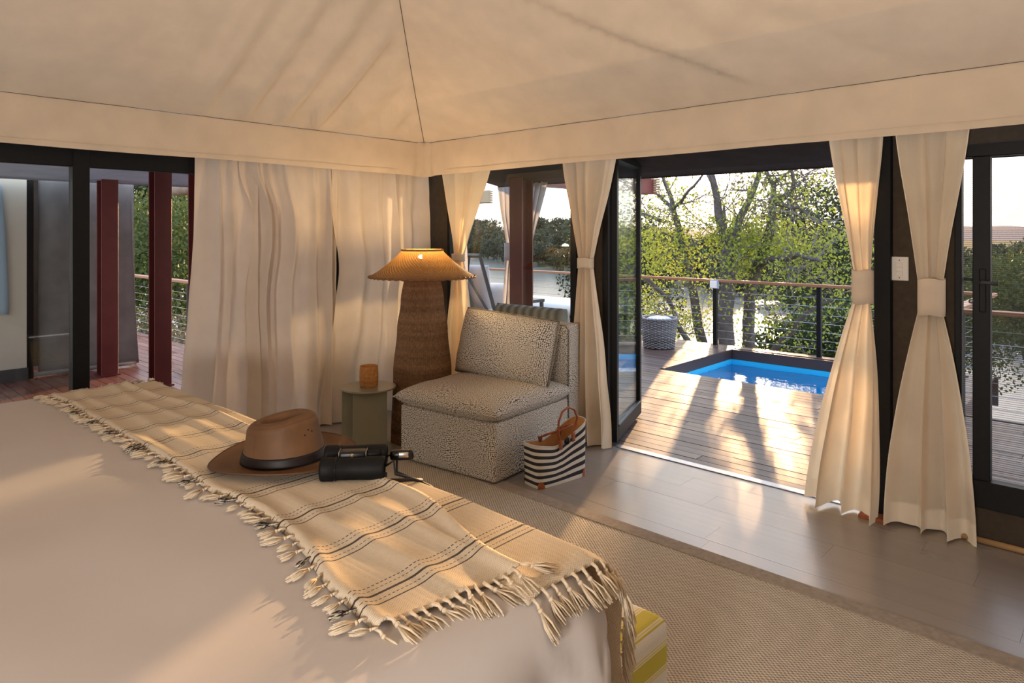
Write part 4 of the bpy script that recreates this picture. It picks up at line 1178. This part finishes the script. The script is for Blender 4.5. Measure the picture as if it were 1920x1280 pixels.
# steel columns
def column(x, y, h, label, wx=.16, wy=.16, rot=0.0):
    root = empty('steel_column', (x, y, 0), rot, label, 'column', None)
    boxo('web', -.006, .006, -wy/2+.012, wy/2-.012, -.004, h, M['maroon'], root, 0)
    boxo('flange', -wx/2, wx/2, -wy/2, -wy/2+.012, -.004, h, M['maroon'], root, .002)
    boxo('flange', -wx/2, wx/2, wy/2-.012, wy/2, -.004, h, M['maroon'], root, .002)
    boxo('base_plate', -wx/2-.02, wx/2+.02, -wy/2-.02, wy/2+.02, -.004, .010, M['maroon'], root, .002)
    return root
column(-3.28, -1.62, 2.25, 'maroon steel column in front of the grey canvas wall outside', .16, .16, math.radians(90))
column(-2.35, -1.43, 2.4, 'maroon steel column nearest the far-left window, full height', .16, .16, math.radians(90))
column(-1.40, -1.43, 2.4, 'maroon steel column half hidden behind the leftmost closed curtain', .16, .16, math.radians(90))
column(.27, .98, 2.1, 'maroon steel column outside the window behind the armchair', .165, .165)
column(3.93, .60, 2.1, 'maroon steel column outside, behind the right-hand tied curtains', .13, .13)

# neighbouring tent beyond the left window
nb = empty('neighbour_tent', (-3.7, -3.2, 0), 0, 'neighbouring cream and grey tent suite beyond the left window', 'tent')
def nbx(name, a, b, c, d, e, f, mat): return boxo(name, a+3.7, b+3.7, c+3.2, d+3.2, e, f, mat, nb)
nbx('cream_wall', -3.72, -3.62, -5.6, -2.26, .12, 2.1, M['white_plaster']); nbx('plinth', -3.73, -3.60, -5.6, -2.25, -.004, .12, M['dark_plinth'])
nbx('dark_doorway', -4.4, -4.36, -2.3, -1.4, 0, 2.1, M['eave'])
nbx('door_frame', -3.72, -3.62, -2.26, -2.20, 0, 2.1, M['black_metal'])
grid('canvas_flap', lambda s, t: (.02+.03*math.sin(s*7)+.02*nz(s*4, t*3)+.08*t*t*s, lerp(1.05, 1.94, s)+.05*t*t*s, lerp(2.1, .03, t)), 40, 24, M['grey_canvas'], nb, thick=.006)
grid('canvas_flap', lambda s, t: (.02+.025*math.sin(s*6)-.30*s, lerp(1.96, 2.03, s)+.04*t*t, lerp(2.1, .03, t)), 10, 24, M['grey_canvas'], nb, thick=.006)
obj('bottom_roll', tube(bmesh.new(), [(.06, 1.0, .035), (.11, 1.96, .035)], .022, 8), M['grey_canvas'], nb, True)
tw = grid('towel', lambda s, t: (-3.60+.012*math.sin(s*9)*(t+.2), lerp(-2.62, -2.28, .0+.0*t)+lerp(0, .20-.06*(1-t)**2, s)-.0, lerp(1.97, .68, t)), 16, 20, M['blue_cloth'], None, thick=.006)
tag(tw, 'pale blue cloth hanging on the cream wall at the far left', 'cloth')
# grey fly sheet over the west deck and the rolled blind below it
fl = grid('west_fly', lambda s, t: (lerp(-.06, -3.45, t), lerp(-5.6, .2, s), lerp(2.36, 2.045, t)-.03*math.sin(PI*t)+.010*nz(s*9, t*3)), 60, 14, M['roof_fly'], thick=.008)
tag(fl, kind='structure'); fl.name = 'trim_4'
obj('fly_edge', tube(bmesh.new(), [(-3.45, -5.6+i*.2, 2.045) for i in range(30)], .015, 8), M['roof_fly'], fl, True)
rb = obj('rolled_blind', tube(bmesh.new(), [(-4.6+i*.1, -.42, 2.06+.012*nz(i*.6)) for i in range(32)], .075, 14), plain('taupe_canvas', (.20, .16, .12), .9, .2, 8, .15), None, True)
tag(rb, 'rolled taupe canvas blind hanging above the far-left railing', 'blind')

# pergola pieces
pg = empty('pergola_beam', (-.45, 2.6, 2.06), 0, 'maroon beam end with pale pole slats beyond the folded glass door', 'beam')
boxo('beam', -.10, .10, -2.2, 1.95, .0, .20, M['maroon'], pg); boxo('lower_flange', -.12, .12, -2.2, 1.955, -.012, .0, M['maroon'], pg, .002)
for k in range(6):
    obj('slat', tube(bmesh.new(), [(-.34, 1.88-k*.0, .02+k*.034), (.19, 1.88, .02+k*.034)], .014, 7), M['pale_pole'], pg, True)
for k in range(14): obj('slat', tube(bmesh.new(), [(-.36, 1.82-k*.09, .215), (.20, 1.82-k*.09, .215)], .014, 7), M['pale_pole'], pg, True)
pg2 = empty('pole_canopy', (-4.4, 4.4, 2.05), 0, 'pale pole canopy edge above the lounge deck, beside the corner curtain', 'canopy')
for k in range(7): obj('slat', tube(bmesh.new(), [(-.9, .50, .0+k*.033), (.42, .50, .0+k*.033)], .014, 7), M['pale_pole'], pg2, True)
boxo('post', -.85, -.75, .45, .55, -2.054, .2, M['maroon'], pg2); boxo('crossbar', -.9, .42, .40, .46, .0, .22, M['pale_pole'], pg2)

# outdoor sheer curtains around the column
tied_curtain('outdoor_curtain', 'grey outdoor curtain tied left of the maroon column outside', (0, 1.28, 0), A_, (-.20, .17), (-.15, .075), (-.19, .16), 2.08, 1.30, .02, 4, 61, M['sheer'], bandh=.09, amp=.03)
oc = tied_curtain('outdoor_curtain', 'grey outdoor curtain swept up right of the maroon column outside', (0, 1.12, 0), A_, (.34, .16), (.22, .02), (.21, .03), 2.08, 1.25, .02, 4, 67, M['sheer'], band=False, amp=.03)

tied_curtain('outdoor_curtain', 'unseen grey cloth added on the lounge deck to shade the closed indoor curtains', (0, 1.05, 0), A_, (-1.64, 1.09), (-1.64, 1.08), (-1.64, 1.10), 2.45, 1.0, .02, 14, 71, M['sheer'], band=False, amp=.03)  # added out of view to keep direct sun off the closed curtains
# ------------------------------------------------------------------ outdoor furniture
oc_ = empty('outdoor_chair', (-1.55, 2.05, 0), math.radians(8), 'dark framed outdoor chair with criss-cross back and pale cushions', 'chair')
def bar(bm, a, b, w=.035): tube(bm, [a, b], w/1.4, 4)
bm = bmesh.new(); obj('back_rail', tube(bm, [(-.36, -.30, 1.22), (.36, -.30, 1.22)], .028, 4), M['grey_metal'], oc_)
for sx, a, b in ((-1, -.36, -.30), (1, .36, .58)):
    obj('back_stile', tube(bmesh.new(), [(a, -.30, 1.22), (b, -.22, .40), (b, -.22, 0)], .028, 4), M['grey_metal'], oc_)
for a, b in ((-.10, .28), (-.02, .52), (.20, .02), (-.36, .05)):
    obj('back_strut', tube(bmesh.new(), [(a, -.30, 1.21), (b, -.22, .42)], .017 if a != -.10 else .03, 4), M['grey_metal'], oc_)
obj('seat_frame', box(bmesh.new(), -.34, .60, -.22, .55, .36, .42, .006, 1), M['grey_metal'], oc_)
for sx in (-.30, .56): obj('leg', box(bmesh.new(), sx-.025, sx+.025, .48, .53, -.002, .37, 0), M['grey_metal'], oc_)
puffy('seat_cushion', .92, .74, .16, M['white_cushion'], oc_, Matrix.Translation((.13, .17, .50)))
puffy('back_cushion', .66, .56, .18, M['pale_cushion'], oc_, Matrix.Translation((.06, -.13, .82)) @ Matrix.Rotation(math.radians(95), 4, 'X'))
puffy('bolster', .40, .34, .16, M['white_cushion'], oc_, Matrix.Translation((.42, .02, .70)) @ Matrix.Rotation(math.radians(80), 4, 'X'))

db = empty('daybed', (-2.0, 4.02, 0), 0, 'white cushioned outdoor daybed on the deck beside the railing', 'daybed')
obj('frame', box(bmesh.new(), -.85, 1.10, -.50, .48, .24, .31, .006, 1), M['grey_metal'], db)
puffy('mattress', 1.92, .96, .17, M['white_cushion'], db, Matrix.Translation((.125, -.01, .40)), 10, .3)
for sx in (-.80, 1.05):
    for sy in (-.46, .44): obj('leg', box(bmesh.new(), sx-.025, sx+.025, sy-.025, sy+.025, -.002, .25, 0), M['grey_metal'], db)
ot = empty('outdoor_table', (-1.18, 2.60, 0), 0, 'small dark outdoor side table by the maroon column', 'side table')
boxo('table_top', -.22, .22, -.2, .2, .60, .64, M['grey_metal'], ot)
for sx in (-.19, .19):
    for sy in (-.17, .17): boxo('leg', sx-.02, sx+.02, sy-.02, sy+.02, -.002, .60, M['grey_metal'], ot)
gl = empty('wine_glass', (-1.06, 2.55, .6415), 0, 'clear stemmed glass on the dark outdoor side table', 'glass')
bm = bmesh.new(); lathe(bm, [(0, .0), (.035, .0), (.036, .003), (.006, .008), (.005, .08), (.02, .095), (.042, .13), (.044, .16), (.036, .205)], 24); obj('bowl', bm, M['glass'], gl, True)
sc_ = empty('outdoor_armchair', (.93, .62, 0), math.radians(2), 'grey striped cushioned chair outside the window, just behind the armchair', 'chair')
obj('frame', box(bmesh.new(), -.38, .38, -.30, .42, .18, .28, .01, 1), M['grey_metal'], sc_)
puffy('seat_cushion', .72, .66, .18, M['striped'], sc_, Matrix.Translation((0, .06, .36)), 8, .35)
puffy('back_cushion', .76, .50, .16, M['striped'], sc_, Matrix.Translation((0, -.24, .63)) @ Matrix.Rotation(math.radians(96), 4, 'X'), 8, .35)
for sx in (-.35, .35):
    for sy in (-.27, .39): obj('leg', box(bmesh.new(), sx-.02, sx+.02, sy-.02, sy+.02, -.002, .19, 0), M['grey_metal'], sc_)

# wicker basket on the pool deck
bk_ = empty('wicker_basket', (.10, 3.86, .0), 0, 'grey wicker basket on the deck between the glass door and pool', 'basket')
bm = bmesh.new(); NS = 30
for row in range(24):
    z = .012+row*.0158; r0 = lerp(.186, .228, z/.38)
    tube(bm, [((r0+.011*(1 if (k//2+row) % 2 else -1)*(1 if k % 2 == 0 else .0))*math.cos(2*PI*k/(4*NS//2)), (r0+.011*(1 if (k//2+row) % 2 else -1)*(1 if k % 2 == 0 else .0))*math.sin(2*PI*k/(4*NS//2)), z) for k in range(2*NS)], .0082, 5, close=True)
for k in range(NS):
    a = 2*PI*(k*2)/(2*NS); tube(bm, [(.186*math.cos(a), .186*math.sin(a), .004), (.228*math.cos(a), .228*math.sin(a), .385)], .0075, 5)
obj('body', bm, M['grey_wicker'], bk_, True)
bm = bmesh.new(); lathe(bm, [(.212, .375), (.172, .02), (0, .015)], 48); obj('inside', bm, M['dark_plinth'], bk_)  # dark liner added so the gaps in the weave read as shade
bm = bmesh.new(); tube(bm, [(.226*math.cos(2*PI*i/90), .226*math.sin(2*PI*i/90), .382+.004*math.sin(i*2.1)) for i in range(90)], .016, 8, close=True); obj('rim', bm, M['grey_wicker'], bk_, True)
for a in (math.radians(40), math.radians(220)):
    cx, cy = .232*math.cos(a), .232*math.sin(a); tx, ty = -math.sin(a), math.cos(a)
    obj('handle', tube(bmesh.new(), [(cx+tx*.06*math.cos(PI*i/10), cy+ty*.06*math.cos(PI*i/10), .38+.075*math.sin(PI*i/10)) for i in range(11)], .009, 8), M['grey_wicker'], bk_, True)
twl = empty('towel', (.10, 3.86, .31), 0, 'white towel folded in the grey wicker basket', 'towel')
puffy('towel_body', .30, .30, .13, M['white_cushion'], twl, Matrix.Translation((0, 0, .03)))

# ------------------------------------------------------------------ trees
def leaves_mesh(name, pts, size, mat, rng_, fold=.3):
    P = np.asarray(pts, dtype=np.float64); n = len(P)
    d = rng_.normal(size=(n, 3)); d[:, 2] -= .3; d /= np.linalg.norm(d, axis=1)[:, None]
    e = rng_.normal(size=(n, 3)); e -= d*np.sum(d*e, axis=1)[:, None]; e /= np.linalg.norm(e, axis=1)[:, None]
    nn = np.cross(d, e)
    L = size*rng_.uniform(.65, 1.35, size=(n, 1)); Wd = L*.30
    V = np.empty((n, 4, 3)); V[:, 0] = P; V[:, 1] = P+d*L*.5+e*Wd+nn*L*.08*fold; V[:, 2] = P+d*L; V[:, 3] = P+d*L*.5-e*Wd+nn*L*.08*fold
    return np_mesh(name, V.reshape(-1, 3), np.arange(4*n).reshape(n, 4), mat)
def limb(bm, pts, r0, r1, seg=7): tube(bm, pts, [lerp(r0, r1, i/(len(pts)-1)) for i in range(len(pts))], seg)
def twigs(rg, p, d, L, r, depth, bm, tips, droop=.0):
    n = 4; pts = [p]; q = Vector(p); dd = Vector(d).normalized()
    for i in range(n):
        dd = (dd+Vector((rg.gauss(0, .22), rg.gauss(0, .22), rg.gauss(0, .18)-droop))).normalized(); q = q+dd*L/n; pts.append(q.copy())
        if depth > 0 and rg.random() < .75:
            nd = (dd+Vector((rg.gauss(0, .8), rg.gauss(0, .8), rg.gauss(0, .5)))).normalized()
            twigs(rg, q, nd, L*rg.uniform(.45, .7), r*.55, depth-1, bm, tips, droop)
        if depth <= 1: tips.append(q.copy())
    limb(bm, pts, r, r*.35, 5)
def WY(px, py, y):          # a point of the photograph's view ray on the vertical plane at depth y
    r = FW + RT*((px-960)/1280) + Vector((0, 0, (436-py)/1280)); t = (y-CAM.y)/r.y
    return CAM+r*t
def sun_gap(p):           # twigs and leaves thinned along the sun's path so it reaches the bed
    q = p-SUN_DIR*((p.y+3.1)/SUN_DIR.y)
    return 3.0 < q.x < 4.1 and .55 < q.z < 1.35
def big_tree(name, label, limbs, mat, leaf, count, spread, seed, tw=(.75, 2, .012), bare=0.0, twl=.28):
    rg = random.Random(seed); rn = np.random.default_rng(seed)
    base_ = Vector(limbs[0][0][0]); root = empty(name, base_, 0, label, 'tree')
    bm = bmesh.new(); tips = []; bt = bmesh.new()
    for pts, r0, r1 in limbs:
        pts = [Vector(p)-base_ for p in pts]
        fine = []
        for a, b in zip(pts, pts[1:]):
            for k in range(5):
                f = k/5; q = a.lerp(b, f); q += Vector((nz(q.z*2.1+seed, q.x*2), nz(q.z*2.1, q.y*2+5), nz(q.x*3, 2.2)))*.06*(1 if fine else 0); fine.append(q)
        fine.append(pts[-1]); limb(bm, fine, r0, r1, 8)
        m = len(fine)
        for i in range(m):
            if r0 > .085 and i < m*.5: continue
            if sun_gap(fine[i]+base_) and rg.random() < .8: continue
            if rg.random() < tw[2]*60:
                d = Vector((rg.gauss(0, 1), rg.gauss(0, 1), rg.gauss(.2, .7)))
                twigs(rg, fine[i], d, tw[0]*rg.uniform(.6, 1.3), .011, tw[1], bt, tips)
    obj('trunk', bm, M['bark'], root, True); tag(obj('twigs', bt, M['twig'], root), kind='stuff')
    tips = [t for t in tips if t.z+base_.z < 1.6 or rg.random() < .22]
    tips = [t for t in tips if not sun_gap(t+base_) or rg.random() < .10]
    T = np.array([tuple(t) for t in tips]); keep = rn.random(len(T)) > bare; T = T[keep]
    idx = rn.integers(0, len(T), count); P = T[idx]+rn.normal(size=(count, 3))*spread
    f = link(bpy.data.objects.new('foliage', leaves_mesh('foliage', P, leaf, mat, rn)), root); tag(f, kind='stuff')
    return root
Y = 6.3
w = WY
limbs = [([w(1362, 900, Y), w(1360, 640, Y), w(1364, 520, Y), w(1366, 460, Y)], .15, .105),
         ([w(1366, 462, Y), w(1350, 410, Y-.1), w(1338, 352, Y-.2), w(1334, 290, Y-.3)], .085, .04),
         ([w(1338, 352, Y-.2), w(1326, 325, Y), w(1318, 270, Y+.2)], .035, .015),
         ([w(1368, 458, Y), w(1390, 400, Y+.2), w(1414, 350, Y+.3), w(1440, 290, Y+.4)], .075, .03),
         ([w(1366, 470, Y), w(1362, 420, Y+.3), w(1358, 385, Y+.4)], .04, .02),
         ([w(1330, 690, Y+.3), w(1300, 560, Y+.2), w(1288, 460, Y+.2), w(1264, 400, Y+.1), w(1256, 370, Y), w(1240, 320, Y-.1)], .09, .025),
         ([w(1264, 395, Y+.1), w(1225, 360, Y+.1)], .04, .02),
         ([w(1262, 390, Y), w(1300, 350, Y-.4), w(1325, 320, Y-.5)], .03, .012),
         ([w(1300, 660, Y-.2), w(1250, 560, Y-.3), w(1210, 520, Y-.4)], .05, .02),
         ([w(1240, 415, Y), w(1205, 400, Y)], .035, .02)]
big_tree('riverside_tree', 'large green tree with forked grey trunk behind the railing post', limbs, M['leaf_bright'], .052, 11500, .13, 5, (.80, 2, .0105), .45)
limbs = [([w(1420, 900, Y+.8), w(1400, 600, Y+.6), w(1420, 500, Y+.5), w(1446, 430, Y+.4), w(1446, 380, Y+.3)], .12, .06),
         ([w(1446, 380, Y+.3), w(1452, 350, Y+.3), w(1438, 320, Y+.2), w(1440, 280, Y+.2)], .05, .02),
         ([w(1446, 382, Y+.3), w(1480, 362, Y+.2), w(1488, 340, Y+.1), w(1482, 300, Y)], .05, .02),
         ([w(1452, 348, Y+.3), w(1480, 325, Y+.4), w(1500, 300, Y+.5)], .025, .012),
         ([w(1402, 505, Y+.5), w(1450, 488, Y+.1), w(1500, 478, Y-.3), w(1540, 490, Y-.5)], .06, .025),
         ([w(1446, 384, Y+.3), w(1500, 390, Y), w(1540, 420, Y-.2)], .035, .012),
         ([w(1470, 490, Y), w(1478, 525, Y-.3), w(1490, 560, Y-.4)], .03, .012),
         ([w(1420, 700, Y+.3), w(1500, 600, Y), w(1560, 560, Y)], .06, .02)]
big_tree('riverside_tree', 'sparse tree with bare crooked grey branches right of the forked tree', limbs, M['leaf_bright'], .050, 4800, .15, 9, (.85, 2, .0105), .6)

def crown_points(rn, n, rad, lumps, hollow=.5):
    L = rn.normal(size=(lumps, 3)); L /= np.linalg.norm(L, axis=1)[:, None]; L *= rn.uniform(.35, .85, size=(lumps, 1)); L *= np.array(rad)
    idx = rn.integers(0, lumps, n); p = rn.normal(size=(n, 3)); p /= np.linalg.norm(p, axis=1)[:, None]
    p *= rn.uniform(hollow, 1.0, size=(n, 1))**.5*np.array(rad)*.42
    return L[idx]+p
def bush_template(name, rad, zc, n, leaf, mat, seed, trunk=.12, lumps=16):
    rn = np.random.default_rng(seed); rg = random.Random(seed)
    P = crown_points(rn, n, rad, lumps); P[:, 2] += zc
    fm = leaves_mesh('foliage', P, leaf, mat, rn)
    bm = bmesh.new()
    for k in range(4):
        a = rg.uniform(0, 6.28); s = rg.uniform(.2, .6)
        limb(bm, [(0, 0, -3.2), (.1*math.cos(a), .1*math.sin(a), zc*.4), (rad[0]*s*math.cos(a), rad[1]*s*math.sin(a), zc+rad[2]*.3)], trunk, trunk*.3, 6)
    tm = bpy.data.meshes.new('trunk'); bm.to_mesh(tm); bm.free(); tm.materials.append(M['bark'])
    return fm, tm
def plant(name, label, tpl, loc, rz=0, sc=1.0, group=None, cat='tree'):
    root = empty(name, loc, rz, label, cat, group); root.scale = (sc, sc, sc)
    f = inst(tpl[0], 'foliage', root); tag(f, kind='stuff'); inst(tpl[1], 'trunk', root)
    return root
near_b = [bush_template('a', (1.3, 1.3, 1.1), 1.3, 9000, .075, M['leaf_mid'], 31), bush_template('b', (1.2, 1.3, 1.2), 1.3, 9000, .07, M['leaf_dark'], 32), bush_template('c', (1.2, 1.2, 1.0), 1.2, 5000, .07, M['leaf_dry'], 33)]
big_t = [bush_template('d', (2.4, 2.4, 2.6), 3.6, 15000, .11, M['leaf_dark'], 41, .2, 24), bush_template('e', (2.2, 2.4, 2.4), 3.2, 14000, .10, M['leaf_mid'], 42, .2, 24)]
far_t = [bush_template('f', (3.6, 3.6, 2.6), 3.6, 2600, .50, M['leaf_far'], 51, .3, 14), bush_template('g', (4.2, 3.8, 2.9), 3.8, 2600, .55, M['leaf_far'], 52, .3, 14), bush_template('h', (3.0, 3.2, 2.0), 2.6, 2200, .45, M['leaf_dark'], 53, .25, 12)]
def at(px, d, z): p = polar(d, (px-960)/1280*d); return (p.x, p.y, z)
# close behind the pool railing
for i, (px, d, z, k, s, lab) in enumerate((
    (1480, 12.6, -2.4, 0, 1.05, 'mid green bush just behind the railing left of the doorway curtain'),
    (1560, 12.2, -2.2, 1, 1.05, 'dark green bush behind the second railing post, right of the doorway'),
    (1425, 13.6, -3.0, 2, .95, 'dry brown-green bush low behind the railing, right of the forked trunk'),
    (1640, 12.0, -2.0, 0, 1.0, 'mid green bush glimpsed between the doorway curtain and black post'),
    (1215, 14.5, -3.4, 2, .8, 'dry twiggy shrub low behind the wicker basket'))):
    plant('bush', lab, near_b[k], at(px, d, z), i*1.3, s, None, 'bush')
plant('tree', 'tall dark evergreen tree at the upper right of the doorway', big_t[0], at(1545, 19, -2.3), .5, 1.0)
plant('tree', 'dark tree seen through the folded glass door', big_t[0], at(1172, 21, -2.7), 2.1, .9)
plant('tree', 'green leafy tree at the right edge behind the screen door', big_t[1], at(1945, 12.5, -2.1), 1.1, .66)
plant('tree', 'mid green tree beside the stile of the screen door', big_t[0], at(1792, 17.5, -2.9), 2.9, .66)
# wood outside the far-left window
for i, (px, d, z, k, s, lab) in enumerate((
    (255, 16, -2.8, 1, 1.05, 'dark tree left of the full-height maroon column outside the left window'),
    (352, 19.5, -2.8, 1, 1.1, 'tree between the two rightmost maroon columns outside the left window'),
    (195, 24, -2.8, 0, 1.3, 'tall dark tree half hidden by the grey canvas flap'),
    (300, 29, -2.8, 0, 1.75, 'tall dark tree behind the full-height maroon column'),
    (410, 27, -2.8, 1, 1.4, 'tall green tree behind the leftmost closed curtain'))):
    plant('tree', lab, big_t[k], at(px, d, z), i*1.9, s)
for i, (px, d, z, lab) in enumerate(((250, 13.2, -2.3, 'dry grey shrub behind the corner post of the left railing'), (340, 12.4, -2.3, 'dry grey shrub below the left railing, right of the maroon column'), (300, 14.0, -2.3, 'dry shrub hidden mostly by the full-height maroon column'))):
    plant('bush', lab, near_b[2], at(px, d, z), i, .95, None, 'bush')
# far bank
rf = random.Random(77); placed = []
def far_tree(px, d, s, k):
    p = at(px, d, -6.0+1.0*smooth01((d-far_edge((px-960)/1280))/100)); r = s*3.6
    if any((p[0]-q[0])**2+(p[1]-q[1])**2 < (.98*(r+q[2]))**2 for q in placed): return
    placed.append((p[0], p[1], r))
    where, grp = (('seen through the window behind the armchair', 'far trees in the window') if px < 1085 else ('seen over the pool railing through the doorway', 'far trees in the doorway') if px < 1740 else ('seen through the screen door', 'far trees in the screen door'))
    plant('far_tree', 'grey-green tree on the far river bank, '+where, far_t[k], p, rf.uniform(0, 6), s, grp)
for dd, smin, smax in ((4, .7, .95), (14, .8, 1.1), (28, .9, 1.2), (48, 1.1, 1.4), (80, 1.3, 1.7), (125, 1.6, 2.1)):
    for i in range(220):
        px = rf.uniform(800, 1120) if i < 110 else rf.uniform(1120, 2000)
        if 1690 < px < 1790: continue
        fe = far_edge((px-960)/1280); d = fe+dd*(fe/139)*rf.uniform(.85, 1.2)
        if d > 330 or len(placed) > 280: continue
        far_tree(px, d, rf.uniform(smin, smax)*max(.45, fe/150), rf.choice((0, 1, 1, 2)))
